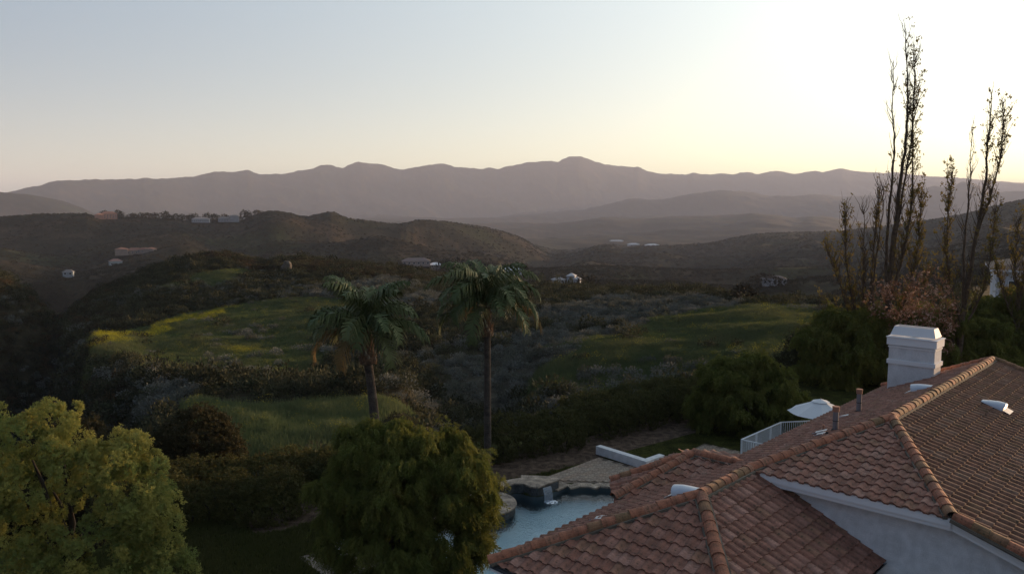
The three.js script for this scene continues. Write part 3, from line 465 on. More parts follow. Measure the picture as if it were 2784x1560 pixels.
{ // walls, fascia boards, gutters
  const slice = (pts, u0, u1, name, m) => {            // prism of a [v, h] outline between two u
    const s = new THREE.Shape(pts.map(([v, h]) => new THREE.Vector2(v, RY + h))), g = new THREE.ExtrudeGeometry(s, { depth: u1 - u0, bevelEnabled: false });
    g.rotateY(-Math.PI / 2); g.translate(u1, 0, 0); g.scale(1, 1, 1); return part(house, name, g, m);
  };
  const low = -RY - 0.3;
  slice([[-4.1, low], [-4.1, -1.86], [-2.2, -1.08], [2.9, -1.08], [8.0, -pN * 8.0 - 0.14], [8.0, low]], -4.5, -4.3, 'gable_wall', stucco);
  slice([[-4.1, low], [-4.1, -1.86], [0, -0.12], [8.0, -pN * 8.0 - 0.14], [8.0, low]], 12.6, 12.8, 'gable_wall', stucco);
  slice([[-4.1, low], [-4.1, -1.9], [-3.9, -1.82], [-3.9, low]], -4.3, 12.6, 'wall', stucco);
  slice([[7.8, low], [7.8, -2.72], [8.0, -2.78], [8.0, low]], -4.3, 12.6, 'wall', stucco);
  slice([[-5.5, low], [-5.5, -2.52], [-5.3, -2.5], [-5.3, low]], -11.4, -4.5, 'wall', stucco);
  slice([[0.7, low], [0.7, -2.5], [0.9, -2.55], [0.9, low]], -11.4, -4.5, 'wall', stucco);
  slice([[-5.3, low], [-5.3, -2.52], [0.7, -2.62], [0.7, low]], -11.4, -11.2, 'wall', stucco);
  part(house, 'bay_wall', slab([[-5.9, -5.6], [-5.9, -6.0], [-4.95, -6.75], [-1.2, -6.75], [-0.2, -6.0], [-0.2, -4.2], [-5.0, -4.2]], 0.0, RY - 2.42), stucco);
  const board = (a, b, h, t, drop, name = 'fascia', m = whitePaint) => { // board hanging under the roof edge a-b
    const d = b.clone().sub(a), L = d.length(), s = d.clone().normalize(), out = V(-s.z, 0, s.x).normalize(), up = out.clone().cross(s).normalize(); if (up.y < 0) up.negate();
    const g = new THREE.BoxGeometry(L, h, t), o = part(house, name, g, m); o.quaternion.setFromRotationMatrix(new THREE.Matrix4().makeBasis(s, up, s.clone().cross(up))); o.position.copy(a).add(b).multiplyScalar(0.5).addScaledVector(up, -drop - h / 2); return o;
  };
  const c0 = P(uC - 0.02, vE + 0.1, hC), c1 = P(uC - 0.02, 3.0, hC), c2 = P(uC - 0.02, 8.2, -pN * 8.2 - 0.02);
  board(c0, c1, 0.20, 0.05, -0.015); board(c0.clone().add(V(0.05, 0, 0)), c1.clone().add(V(0.05, 0, 0)), 0.10, 0.05, 0.19, 'fascia_moulding');
  part(house, 'soffit', box(0.36, 0.03, 5.2, uC + 0.2, RY + hC - 0.30, 0.35), whitePaint);
  board(c1, c2, 0.20, 0.05, -0.015); board(c1.clone().add(V(0.05, 0, 0)), c2.clone().add(V(0.05, 0, 0)), 0.10, 0.05, 0.19, 'fascia_moulding');
  board(K.F, K.G, 0.17, 0.04, 0.02); board(K.G, K.Kc, 0.17, 0.04, 0.02); board(K.F, K.Vv, 0.17, 0.04, 0.02); board(K.Q3, K.Q1, 0.17, 0.04, 0.02); board(K.Vv, K.Q3, 0.17, 0.04, 0.02); board(K.Vr, P(13.05, -4.4, -1.86), 0.17, 0.04, 0.02);
  const dark = matte(lin(0.03, 0.03, 0.035), 0.5, { metalness: 0.6 });
  const gut = (a, b) => { const mid = a.clone().add(b).multiplyScalar(0.5), d = b.clone().sub(a), g = new THREE.CylinderGeometry(0.06, 0.06, d.length(), 10, 1, true, 0, Math.PI); const o = part(house, 'gutter', g, new THREE.MeshStandardMaterial({ color: lin(0.05, 0.05, 0.055), roughness: 0.5, metalness: 0.5, side: THREE.DoubleSide })); o.quaternion.setFromUnitVectors(V(0, 1, 0), d.normalize()); o.position.copy(mid); };
  gut(K.F.clone().add(V(-0.08, -0.02, 0)), K.G.clone().add(V(-0.08, -0.02, 0))); gut(K.G.clone().add(V(0, -0.02, 0.07)), K.Kc.clone().add(V(0, -0.02, 0.07)));
}
{ // chimney
  const ch = new THREE.Group(); ch.name = 'chimney'; house.add(ch); ch.position.set(11.5, RY, -2.68);
  const shell = (w, d, y0, y1, name, m = stucco) => part(ch, name, box(d, y1 - y0, w, 0, (y0 + y1) / 2, 0), m);
  shell(1.86, 1.0, -1.9, 0.56, 'chimney_stack'); shell(1.98, 1.12, -0.28, -0.10, 'chimney_band', whitePaint); shell(1.93, 1.07, 0.44, 0.50, 'chimney_band', whitePaint); shell(2.02, 1.16, 0.56, 0.88, 'chimney_cap', whitePaint); shell(2.08, 1.22, 0.88, 0.915, 'chimney_cap', whitePaint);
  // tapering open-topped shroud
  const shroudMat = new THREE.MeshStandardMaterial({ color: lin(0.66, 0.66, 0.67), roughness: 0.6, side: THREE.DoubleSide });
  const b = [0.92, 0.46], t = [0.80, 0.30], y0 = 0.985, y1 = 1.36, pos = [], idx = [];
  const ringPts = (w, d, y) => [[-d, y, -w], [-d, y, w], [d, y, w], [d, y, -w]];
  const rings = [ringPts(...b, y0), ringPts(...t, y1), ringPts(t[0] - 0.035, t[1] - 0.035, y1), ringPts(b[0] - 0.05, b[1] - 0.05, y0)];
  rings.forEach((q) => q.forEach((p) => pos.push(...p)));
  const inner = []; for (let k = 0; k < 3; k++) for (let i = 0; i < 4; i++) { const a = k * 4 + i, c = k * 4 + (i + 1) % 4; (k < 2 ? idx : inner).push(a, c, a + 4, c, c + 4, a + 4); }
  const lg = geoFrom(pos, inner).toNonIndexed(); lg.computeVertexNormals(); part(ch, 'shroud_liner', lg, shroudMat);
  const sg = geoFrom(pos, idx).toNonIndexed(); sg.computeVertexNormals(); part(ch, 'chimney_shroud', sg, shroudMat);
  part(ch, 'flue', new THREE.CylinderGeometry(0.15, 0.15, 0.30, 18, 1, true).translate(0, 1.06, 0), shroudMat);
}
{ // vent pipes, flashings and hooded roof vents
  const tin = matte(lin(0.20, 0.20, 0.22), 0.5, { metalness: 0.5 }), rust = matte(lin(0.30, 0.15, 0.10), 0.9), lead = matte(lin(0.55, 0.54, 0.53), 0.6), black = matte(lin(0.02, 0.018, 0.018), 0.9), hood = matte(lin(0.46, 0.48, 0.52), 0.45, { metalness: 0.35 });
  const far = (u, v) => P(u, v, pF * v);
  const pipe = (u, v, h, rad, m, cap) => {
    const g = new THREE.Group(); g.name = 'vent_pipe'; house.add(g); g.position.copy(far(u, v));
    part(g, 'pipe', new THREE.CylinderGeometry(rad, rad, h + 0.2, 14).translate(0, h / 2 - 0.1, 0), m);
    part(g, 'pipe_boot', new THREE.CylinderGeometry(rad * 1.15, rad * 2.0, 0.12, 14).translate(0, 0.06, 0), black);
    if (cap) { part(g, 'pipe_cap', new THREE.CylinderGeometry(rad * 1.35, rad * 1.25, 0.17, 14).translate(0, h, 0), rust); part(g, 'pipe_collar', new THREE.TorusGeometry(rad * 1.04, 0.012, 6, 14).rotateX(Math.PI / 2).translate(0, h * 0.5, 0), black); }
  };
  pipe(-0.2, -1.65, 0.78, 0.085, tin, true); pipe(3.9, -2.35, 0.84, 0.085, tin, true); pipe(0.5, -2.3, 0.26, 0.035, rust, false); pipe(-0.7, -1.72, 0.14, 0.04, black, false);
  const flash = (u, v, w, l) => { const g = new THREE.BoxGeometry(w, 0.02, l, 6, 1, 2), p = g.attributes.position; for (let i = 0; i < p.count; i++) p.setY(i, p.getY(i) + 0.03 * Math.sin(p.getX(i) * 20)); g.computeVertexNormals(); const o = part(house, 'flashing', g, lead); o.position.copy(far(u, v)).add(V(0, 0.085, 0)); o.rotation.x = -Math.atan(pF); };
  flash(0.15, -2.25, 0.5, 0.4); flash(-0.5, -2.0, 0.45, 0.3); flash(3.4, -2.7, 0.4, 0.35); flash(-8.6, -4.9, 0.5, 0.25); flash(-7.2, -2.9, 0.35, 0.25);
  const vent = (pt, slope, dirZ) => { // half cone hood: pointed upslope, louvred mouth downslope
    const g = new THREE.Group(); g.name = 'roof_vent'; house.add(g); g.position.copy(pt); g.rotation.x = slope; if (dirZ < 0) g.rotation.y = Math.PI;
    const R = 0.27, L = 0.72, n = 12, pos = [], idx = [];
    for (const [z, k] of [[-L, 0.12], [-L * 0.7, 0.48], [-L * 0.35, 0.82], [0, 1]]) for (let i = 0; i <= n; i++) { const a = Math.PI * i / n; pos.push(Math.cos(a) * R * lerp(0.6, 1, k), Math.sin(a) * R * k + 0.02, z); }
    for (let j = 0; j < 3; j++) for (let i = 0; i < n; i++) { const a = j * (n + 1) + i, b = a + n + 1; idx.push(a, b, a + 1, a + 1, b, b + 1); }
    part(g, 'vent_hood', geoFrom(pos, idx), new THREE.MeshStandardMaterial({ color: lin(0.46, 0.49, 0.54), roughness: 0.45, metalness: 0.35, side: THREE.DoubleSide }));
    part(g, 'vent_screen', new THREE.CircleGeometry(R * 0.97, 16, 0, Math.PI).translate(0, 0.02, -0.05), black);
    for (let k = 0; k < 4; k++) { const y = 0.05 + k * 0.055, w = 2 * Math.sqrt(Math.max(0.01, R * R - y * y)) * 0.97; part(g, 'vent_louvre', box(w, 0.012, 0.06).rotateX(0.7).translate(0, y + 0.01, 0.005), hood); }
    part(g, 'vent_apron', box(0.6, 0.012, 0.24).rotateX(0.12).translate(0, 0.05, 0.13), lead);
  };
  vent(far(-7.05, -3.35).add(V(0, 0.06, 0)), -Math.atan(pF) * 1, -1); vent(far(6.9, -1.35).add(V(0, 0.06, 0)), -Math.atan(pF), -1);
  vent(P(6.0, 1.85, -pN * 1.85 + 0.07), Math.atan(pN), 1);
}
// ---------------------------------------------------------------- railing, parasol, neighbour
{ // white railing round the terrace behind the house
  const t = thing('terrace_railing', 'white metal railing with thin upright bars beside the white parasol', 'railing');
  const m = matte(lin(0.66, 0.70, 0.74), 0.5), pts = [[11.55, -34.85], [10.61, -35.78], [13.44, -38.74], [15.9, -39.15], [17.5, -38.2]];
  for (let k = 0; k < pts.length - 1; k++) {
    const [ax, az] = pts[k], [bx, bz] = pts[k + 1], L = Math.hypot(bx - ax, bz - az), ang = Math.atan2(-(bz - az), bx - ax), n = Math.round(L / 0.115);
    const rail = (y, h, w, nm) => { const o = part(t, nm, new THREE.BoxGeometry(L + 0.04, h, w), m); o.position.set((ax + bx) / 2, y, (az + bz) / 2); o.rotation.y = ang; };
    rail(1.05, 0.045, 0.055, 'top_rail'); rail(0.12, 0.035, 0.04, 'bottom_rail');
    const bg = new THREE.BoxGeometry(0.022, 0.9, 0.022);
    for (let i = 0; i <= n; i++) { const post = i === 0 || i === n || i % 13 === 0, o = part(t, post ? 'post' : 'baluster', post ? new THREE.BoxGeometry(0.05, 1.04, 0.05) : bg, m); o.position.set(lerp(ax, bx, i / n), post ? 0.52 : 0.58, lerp(az, bz, i / n)); o.rotation.y = ang; }
  }
  structure('terrace', slab([[11.6, -34.6], [10.35, -35.78], [13.35, -38.95], [16.0, -39.4], [18.5, -38], [15, -33]], -0.1, 0.018), stone(0.30, 0.27, 0.24));
}
{ // parasol
  const t = thing('parasol', 'open white parasol with vented top on the terrace', 'parasol', [14.72, 0.02, -37.1]);
  const cloth = new THREE.MeshPhysicalMaterial({ color: lin(0.66, 0.68, 0.70), roughness: 1, transmission: 0.15, thickness: 0, side: THREE.DoubleSide }), wood = matte(lin(0.22, 0.16, 0.11), 0.6);
  const cone = (r0, y0, r1, y1, sag) => { const pos = [], idx = [], n = 8, s = 4; for (let j = 0; j <= 6; j++) for (let i = 0; i <= n * s; i++) { const a = i / (n * s) * 2 * Math.PI + 0.3, q = (i % s) / s, f = j / 6, chord = Math.cos(Math.PI / n) / Math.cos((q - 0.5) * 2 * Math.PI / n), dip = sag * Math.sin(q * Math.PI) * f, r = lerp(r1, r0, f) * chord; pos.push(Math.cos(a) * r, lerp(y1, y0, Math.pow(f, 0.93)) - dip, Math.sin(a) * r); if (j < 6 && i < n * s) { const k = j * (n * s + 1) + i, l = k + n * s + 1; idx.push(k, k + 1, l, k + 1, l + 1, l); } } return geoFrom(pos, idx).toNonIndexed(); };
  const g = cone(1.5, 1.98, 0.30, 2.50, 0.035); g.computeVertexNormals(); part(t, 'canopy', g, cloth);
  const v = cone(0.42, 2.50, 0.02, 2.62, 0.01); v.computeVertexNormals(); part(t, 'vent_cap', v, cloth);
  part(t, 'pole', new THREE.CylinderGeometry(0.024, 0.024, 2.62, 10).translate(0, 1.31, 0), wood); part(t, 'finial', new THREE.SphereGeometry(0.03, 8, 6).translate(0, 2.64, 0), wood); part(t, 'base', new THREE.CylinderGeometry(0.26, 0.28, 0.08, 20).translate(0, 0.04, 0), matte(lin(0.3, 0.29, 0.28)));
  for (let k = 0; k < 8; k++) { const a = k / 8 * 2 * Math.PI + 0.3; part(t, 'rib', limb([V(Math.cos(a) * 0.05, 2.47, Math.sin(a) * 0.05), V(Math.cos(a) * 1.46, 1.965, Math.sin(a) * 1.46)], [0.009, 0.007], 4), wood); }
}
function simpleHouse(name, label, pos, turn, w, d, h, roofH, wallC, roofC, o = {}) { // hipped house with real openings, eaves and roof
  const t = thing(name, label, 'house', pos, turn, o.group);
  const wm = new THREE.MeshStandardMaterial({ color: lin(...wallC), roughness: 0.95, map: stuccoTex }), rm = matte(lin(...roofC), 0.95), gm = new THREE.MeshPhysicalMaterial({ color: lin(0.03, 0.035, 0.04), roughness: 0.12 });
  part(t, 'wall', box(w, h + 1.5, d, 0, h / 2 - 0.75, 0), wm);
  const ov = o.eave ?? 0.45, W2 = w / 2 + ov, D2 = d / 2 + ov, rl = Math.max(0.2, w / 2 - d / 2), pos3 = [-W2, h, -D2, W2, h, -D2, W2, h, D2, -W2, h, D2, -rl, h + roofH, 0, rl, h + roofH, 0], idx = [0, 4, 1, 1, 4, 5, 1, 5, 2, 2, 5, 3, 3, 5, 4, 3, 4, 0, 0, 1, 2, 0, 2, 3];
  const rg = geoFrom(pos3, idx).toNonIndexed(); rg.computeVertexNormals(); part(t, 'roof', rg, rm);
  part(t, 'fascia', box(2 * W2 + 0.02, 0.2, 2 * D2 + 0.02, 0, h - 0.11, 0), matte(lin(wallC[0] * 1.05, wallC[1] * 1.05, wallC[2] * 1.05)));
  const nw = o.windows ?? Math.max(2, Math.floor(w / 3.2)), ww = w / nw * 0.42, fr = matte(lin(0.7, 0.7, 0.7));
  for (let k = 0; k < nw; k++) { const x = -w / 2 + (k + 0.5) * w / nw; for (let s = 0; s < Math.max(1, Math.floor(h / 2.7)); s++) { const y = 1.3 + s * 2.8; const f = part(t, 'window', box(ww + 0.2, 1.5, 0.06, x, y, d / 2 + 0.02), fr); part(f, 'pane', box(ww, 1.3, 0.06, x, y, d / 2 + 0.035), gm); } }
  if (o.wing) { const [wx, wz, ww2, wd2, wh] = o.wing; part(t, 'wing', box(ww2, wh + 1.5, wd2, wx, wh / 2 - 0.75, wz), wm); const q = new THREE.ConeGeometry(1, roofH * 0.8, 4, 1).rotateY(Math.PI / 4).scale((ww2 / 2 + ov) * Math.SQRT2, 1, (wd2 / 2 + ov) * Math.SQRT2).translate(wx, wh + roofH * 0.4, wz); part(t, 'wing_roof', q, rm); }
  if (o.chimney) part(t, 'chimney', box(0.9, 2.2, 0.9, w * 0.22, h + roofH * 0.7, 0), wm);
  return t;
}
simpleHouse('neighbour_house', 'white two-storey house with brown hip roof behind the poplars', [57.5, -0.3, -80], -0.5, 15, 11, 5.9, 1.7, [0.62, 0.62, 0.66], [0.13, 0.085, 0.065], { windows: 4, eave: 0.6, chimney: false });

// ---------------------------------------------------------------- leaf and plant builders
function sprig(nLeaves, len, wid, spread, seed) {      // a few leaves round a short twig along +y
  const r = rng(seed), pos = [], idx = [];
  for (let i = 0; i < nLeaves; i++) {
    const a = i * 2.399 + r(), y = len * spread * (i / nLeaves), el = 0.25 + r() * 0.9, d = V(Math.cos(a) * Math.cos(el), Math.sin(el), Math.sin(a) * Math.cos(el)), L = len * (0.7 + 0.5 * r());
    const s = V(-Math.sin(a), (r() - 0.5) * 0.7, Math.cos(a)).normalize().multiplyScalar(wid * (0.8 + 0.4 * r()) / 2), b = V(0, y, 0), m = b.clone().addScaledVector(d, L * 0.5), t = b.clone().addScaledVector(d, L).add(V(0, -L * 0.12, 0)), k = pos.length / 3;
    pos.push(b.x, b.y, b.z, m.x + s.x, m.y + s.y, m.z + s.z, t.x, t.y, t.z, m.x - s.x, m.y - s.y, m.z - s.z); idx.push(k, k + 1, k + 2, k, k + 2, k + 3);
  }
  return geoFrom(pos, idx);
}
function strand(len, pairs, leaf, wid, seed) {          // hanging spray with leaflets on both sides, along -y
  const r = rng(seed), pos = [], idx = [];
  for (let i = 0; i < pairs; i++) for (const s of [-1, 1]) {
    const y = -len * (i + 0.5 * r()) / pairs, x0 = 0.05 * Math.sin(y * 5) * len, a = (r() - 0.5) * 2.6, L = leaf * (0.7 + 0.6 * r()), d = V(s * Math.cos(a), -0.55 - 0.5 * r(), Math.sin(a)).normalize(), n = V(-d.y, d.x, 0.4 * (r() - 0.5)).normalize().multiplyScalar(wid / 2), k = pos.length / 3;
    const b = V(x0, y, 0), m = b.clone().addScaledVector(d, L * 0.5), t = b.clone().addScaledVector(d, L);
    pos.push(b.x, b.y, b.z, m.x + n.x, m.y + n.y, m.z + n.z, t.x, t.y, t.z, m.x - n.x, m.y - n.y, m.z - n.z); idx.push(k, k + 1, k + 2, k, k + 2, k + 3);
  }
  return geoFrom(pos, idx);
}
const _q = new THREE.Quaternion(), _m = new THREE.Matrix4(), _Y = V(0, 1, 0), _q2 = new THREE.Quaternion();
function instanced(parent, name, geo, mat, list, kind = 'stuff') { // list of {p, q, s, c}
  const im = new THREE.InstancedMesh(geo, mat, list.length); im.name = name; im.userData = { kind };
  list.forEach((o, i) => { im.setMatrixAt(i, _m.compose(o.p, o.q, o.s)); im.setColorAt(i, o.c); });
  im.castShadow = im.receiveShadow = true; parent.add(im); return im;
}
function bumpy(seed, lobes, n, r0, r1, top = -0.5) {        // adds smaller lobes over the outside of the large ones
  const r = rng(seed), out = [...lobes];
  for (let i = 0; i < n; i++) { const [x, y, z, a, b, c] = lobes[Math.floor(r() * lobes.length)], u = lerp(top, 1, r()), ph = r() * 6.283, w = Math.sqrt(1 - u * u), s = lerp(r0, r1, r()), p = [x + w * Math.cos(ph) * a, y + u * b, z + w * Math.sin(ph) * c]; if (lobes.some(([X, Y, Z, A, B, C]) => ((p[0] - X) / A) ** 2 + ((p[1] - Y) / B) ** 2 + ((p[2] - Z) / C) ** 2 < 0.6)) continue; out.push([...p, s, s * (0.75 + 0.4 * r()), s]); }
  return out;
}
function lobeClumps(r, lobes, density, shellIn = 0.82) { // clump centres spread over the outside of overlapping lobes
  const out = [];
  lobes.forEach(([x, y, z, a, b, c], li) => {
    const area = 4 * Math.PI * Math.pow((Math.pow(a * b, 1.6) + Math.pow(a * c, 1.6) + Math.pow(b * c, 1.6)) / 3, 1 / 1.6), n = Math.round(area * density);
    for (let i = 0; i < n; i++) {
      const u = r() * 2 - 1, ph = r() * 2 * Math.PI, w = Math.sqrt(1 - u * u), d = V(w * Math.cos(ph), u, w * Math.sin(ph)), k = (r() < 0.22 ? 0.45 + 0.35 * r() : shellIn + (1.06 - shellIn) * r()) * (1 + 0.16 * noise(d.x * 2.2 + li * 5, d.y * 2.2, d.z * 2.2));
      const p = V(x + d.x * a * k, y + d.y * b * k, z + d.z * c * k);
      if (lobes.some(([X, Y, Z, A, B, C], lj) => lj !== li && ((p.x - X) / A) ** 2 + ((p.y - Y) / B) ** 2 + ((p.z - Z) / C) ** 2 < 0.55)) continue;
      if (p.y < 0.05) continue;
      out.push({ p, n: V(d.x / a, d.y / b, d.z / c).normalize() });
    }
  });
  return out;
}
function leafyCrown(parent, name, seed, lobes, o) {     // clumps of sprigs
  const r = rng(seed), list = [];
  for (const { p, n } of lobeClumps(r, lobes, o.density)) {
    if (noise(p.x * 1.3 + seed, p.y * 1.3, p.z * 1.3) < (o.hollow ?? -2)) continue;
    const R = o.clump * (0.6 + 0.8 * r()), hue = r(), up = n.clone().lerp(_Y, 0.35).normalize();
    for (let k = 0; k < o.sprigs; k++) {
      const d = V(r() * 2 - 1, r() * 2 - 1, r() * 2 - 1).normalize().lerp(up, 0.45).normalize(), rr = R * Math.cbrt(r());
      const pp = p.clone().addScaledVector(d, rr); pp.y -= (o.sag ?? 0) * R * (1 - d.y);
      _q.setFromUnitVectors(_Y, d.clone().lerp(V(r() - 0.5, r() - 0.5, r() - 0.5), 0.5).normalize()); _q2.setFromAxisAngle(_Y, r() * 6.28);
      const s = 0.7 + 0.6 * r(), c = o.tint(hue, r());
      list.push({ p: pp, q: _q.clone().multiply(_q2), s: V(s, s, s), c });
    }
  }
  return instanced(parent, name, o.geo, o.mat, list);
}
function weepingCrown(parent, name, seed, lobes, o) {   // arching twigs ending in hanging sprays
  const r = rng(seed), list = [];
  for (const { p, n } of lobeClumps(r, lobes, o.density, 0.74)) {
    const hue = r(), out = V(n.x, 0, n.z); if (out.lengthSq() > 0) out.normalize();
    const tuft = 0.55 + 0.9 * r();
    if (noise(p.x * 1.5 / o.gap + seed, p.y * 1.5 / o.gap, p.z * 1.5 / o.gap) < -0.16) continue;      // hollows between the clumps
    if (n.y > -0.1 && r() < 0.3) { const dir = n.clone().add(V((r() - 0.5) * 0.9, 0.7 * r(), (r() - 0.5) * 0.9)).normalize(), reach = o.spread * (0.9 + 1.7 * r()); for (let k = 0; k < 12; k++) { const q = Math.sqrt(r()), pp = p.clone().addScaledVector(dir, reach * q).add(V((r() - 0.5) * 0.2, (r() - 0.5) * 0.15 - 0.1 * q * q, (r() - 0.5) * 0.2).multiplyScalar(o.spread / 0.24)); _q.setFromUnitVectors(_Y, V(r() - 0.5, 0.7, r() - 0.5).addScaledVector(dir, -0.6).normalize()); _q2.setFromAxisAngle(_Y, r() * 6.28); const s = 0.45 + 0.5 * r(); list.push({ p: pp, q: _q.clone().multiply(_q2), s: V(s, s, s), c: o.tint(hue, r()) }); } }
    for (let k = 0; k < o.sprays; k++) {
      const ca = r() * 6.283, cr = o.spread * Math.sqrt(r()) * tuft, pp = p.clone().add(V(Math.cos(ca) * cr, (r() - 0.2) * o.spread * tuft * (1 - cr / (o.spread * 1.6)), Math.sin(ca) * cr)).addScaledVector(out, 0.08 * r());
      const tip = V((r() - 0.5) * 0.9, 1, (r() - 0.5) * 0.9).addScaledVector(out, -0.75 * r() * (0.4 + Math.max(0, n.y))).normalize();
      _q.setFromUnitVectors(_Y, tip); _q2.setFromAxisAngle(_Y, r() * 6.28);
      const s = 0.6 + 0.8 * r();
      list.push({ p: pp, q: _q.clone().multiply(_q2), s: V(s, s * (0.8 + 0.5 * r()), s), c: o.tint(hue, r()) });
    }
  }
  return instanced(parent, name, o.geo, o.mat, list);
}
const bark = (c) => new THREE.MeshStandardMaterial({ color: lin(...c), roughness: 1, map: dirtTex });
function trunkWithLimbs(parent, seed, h, rad, lobes, mat) {
  const r = rng(seed), gs = [], fork = V((r() - 0.5) * 0.2, h * 0.42, (r() - 0.5) * 0.2);
  gs.push(limb(wander(r, V(0, -0.3, 0), fork, 5, 0.12), [rad * 1.5, rad * 1.1, rad, rad * 0.95, rad * 0.9, rad * 0.85], 10));
  for (const [x, y, z] of lobes) { const path = wander(r, fork, V(x, y, z).lerp(fork, 0.3), 5, 0.3); gs.push(limb(path, path.map((_, i) => lerp(rad * 0.6, rad * 0.12, i / 5)), 7)); }
  return part(parent, 'trunk', mergeGeometries(gs), mat);
}

// ---------------------------------------------------------------- garden trees
const yellowGreen = (hue, k) => lin(0.38, 0.335, 0.085).lerp(lin(0.17, 0.21, 0.06), clamp(hue * 0.9 + k * 0.25, 0, 1));
{
  const t = thing('pale_leafed_tree', 'large fluffy yellow-green tree standing on the lawn before the long hedge', 'tree', [-11.9, 0, -20.3]);
  const lobes = [[-0.42, 5.32, 0, 1.33, 1.21, 1.26], [-1.9, 5.64, 0, 1.15, 1.31, 1.09], [0.0, 6.53, -0.2, 0.33, 0.4, 0.32], [-1.0, 6.42, 0.1, 0.51, 0.47, 0.48], [2.01, 4.9, 0.2, 0.83, 0.94, 0.79], [1.43, 5.42, -0.3, 0.67, 0.59, 0.64], [2.49, 4.14, 0.3, 0.4, 0.47, 0.38], [1.25, 3.18, 0.9, 1.02, 0.9, 0.97], [0.37, 1.99, 0.9, 1.1, 0.75, 1.04], [2.73, 2.82, 0.5, 0.55, 0.72, 0.52], [2.46, 1.52, 0.5, 0.75, 0.77, 0.71], [-1.05, 3.68, 0.5, 1.04, 1.08, 0.99], [-0.79, 1.42, 0.3, 1.01, 1.04, 0.95]];
  trunkWithLimbs(t, 3, 5.0, 0.2, lobes.slice(0, 9), bark([0.10, 0.08, 0.06]));
  leafyCrown(t, 'crown', 11, bumpy(12, lobes.map(([x, y, z, a, b, c]) => [x * 1.0 - 0.05, y - 0.5, z, a * 0.98, b * 0.98, c * 0.98]), 150, 0.2, 0.4, -0.3), { density: 4.2, clump: 0.22, sprigs: 62, geo: sprig(6, 0.075, 0.03, 0.7, 2), mat: leafMat(lin(1, 1, 1), 0.5), tint: yellowGreen, sag: 0.2, hollow: -0.3 });
}
const deepGreen = (hue, k) => lin(0.075, 0.095, 0.022).lerp(lin(0.125, 0.125, 0.03), clamp(0.55 * hue + 0.45 * k, 0, 1));
const pepperGeo = strand(0.36, 10, 0.085, 0.026, 4), pepperMat = leafMat(lin(1, 1, 1), 0.35);
function pepperTree(label, pos, turn, lobes, seed, density, sprays, h, geo = pepperGeo, bumps = 80, bs = 1) {
  const t = thing('weeping_tree', label, 'tree', pos, turn);
  trunkWithLimbs(t, seed, h, 0.16, lobes, bark([0.09, 0.07, 0.055]));
  weepingCrown(t, 'crown', seed + 1, bumpy(seed + 5, lobes.map(([x, y, z, a, b, c]) => [x * 0.93, y, z, a * 0.84, b * 0.86, c * 0.86]), bumps, 0.22 * bs, 0.42 * bs, -0.1), { density, sprays, geo, mat: pepperMat, tint: deepGreen, spread: 0.24 * bs, gap: bs });
  return t;
}
pepperTree('dense drooping green tree beside the round spa of the pool', [-3.65, 0, -23.6], 0, [[-1.2, 4.47, 0.1, 0.65, 0.79, 0.62], [-0.13, 4.54, 0, 0.95, 0.79, 0.9], [1.7, 4.29, 0, 0.77, 0.79, 0.73], [-1.42, 3.16, 0.2, 1.0, 1.21, 0.95], [0.31, 3.31, 0.6, 1.44, 1.34, 1.37], [2.14, 3.29, 0.3, 1.0, 1.09, 0.95], [-1.74, 1.63, 0.3, 0.7, 1.09, 0.67], [-0.14, 1.54, 0.8, 1.49, 1.24, 1.41], [1.77, 1.52, 0.4, 0.99, 1.2, 0.94], [2.43, 2.34, 0.1, 0.59, 1.09, 0.56], [0.7, 0.14, 0.5, 1.6, 1.2, 1.52]], 41, 7, 26, 4.2);
pepperTree('rounded drooping green tree between the low wall and terrace railing', [11.9, 0, -41.5], 0, [[0.62, 3.02, 0, 1.25, 1.07, 1.19], [-0.82, 2.55, 0.3, 1.14, 1.07, 1.08], [1.76, 2.09, 0.2, 1.25, 1.28, 1.18], [0.34, 1.38, 0.6, 2.16, 1.69, 2.05], [-1.33, 0.79, 0.4, 1.14, 1.6, 1.08], [2.74, 1.12, 0.2, 1.04, 1.39, 0.99], [-0.17, -0.47, 0.7, 2.05, 1.27, 1.95], [2.0, -0.26, 0.5, 1.55, 1.27, 1.47]], 51, 5, 24, 4.2, strand(0.40, 9, 0.11, 0.036, 5), 90, 1.25);
{
  const geo = strand(0.5, 8, 0.15, 0.05, 6);
  pepperTree('tall dark drooping tree right behind the white chimney', [22.0, 0, -52.5], 0, [[0.22, 3.9, 0, 1.71, 1.09, 1.63], [-1.49, 2.92, 0.2, 1.45, 1.49, 1.37], [2.03, 3.7, 0, 1.71, 1.22, 1.63], [0.42, 1.97, 0.5, 2.87, 1.88, 2.73], [-1.14, 0.6, 0.4, 1.96, 1.89, 1.87], [2.54, 1.25, 0.3, 2.23, 2.3, 2.12]], 61, 3.2, 22, 5.2, geo, 90, 1.5);
  pepperTree('broad dark green tree filling the gap behind the roof ridge', [28.0, 0, -54.5], 0, [[-0.08, 3.61, 0, 1.64, 1.13, 1.56], [1.64, 3.82, 0, 1.78, 1.06, 1.69], [4.11, 2.91, 0, 2.05, 1.41, 1.95], [0.85, 1.58, 0.4, 2.99, 2.1, 2.84], [4.73, 1.21, 0.3, 2.45, 2.24, 2.33]], 71, 3.0, 22, 4.8, geo, 90, 1.5);
  pepperTree('dark shaggy tree in front of the two-storey neighbour house', [37.0, 0, -58.0], 0.2, [[0, 4.3, 0, 1.9, 1.3, 1.5], [-2.0, 3.6, 0.2, 1.7, 1.3, 1.4], [2.2, 3.6, 0, 1.9, 1.2, 1.4], [0, 2.2, 0.4, 3.2, 1.6, 2.0]], 81, 3, 22, 4.3, geo, 90, 1.5);
}
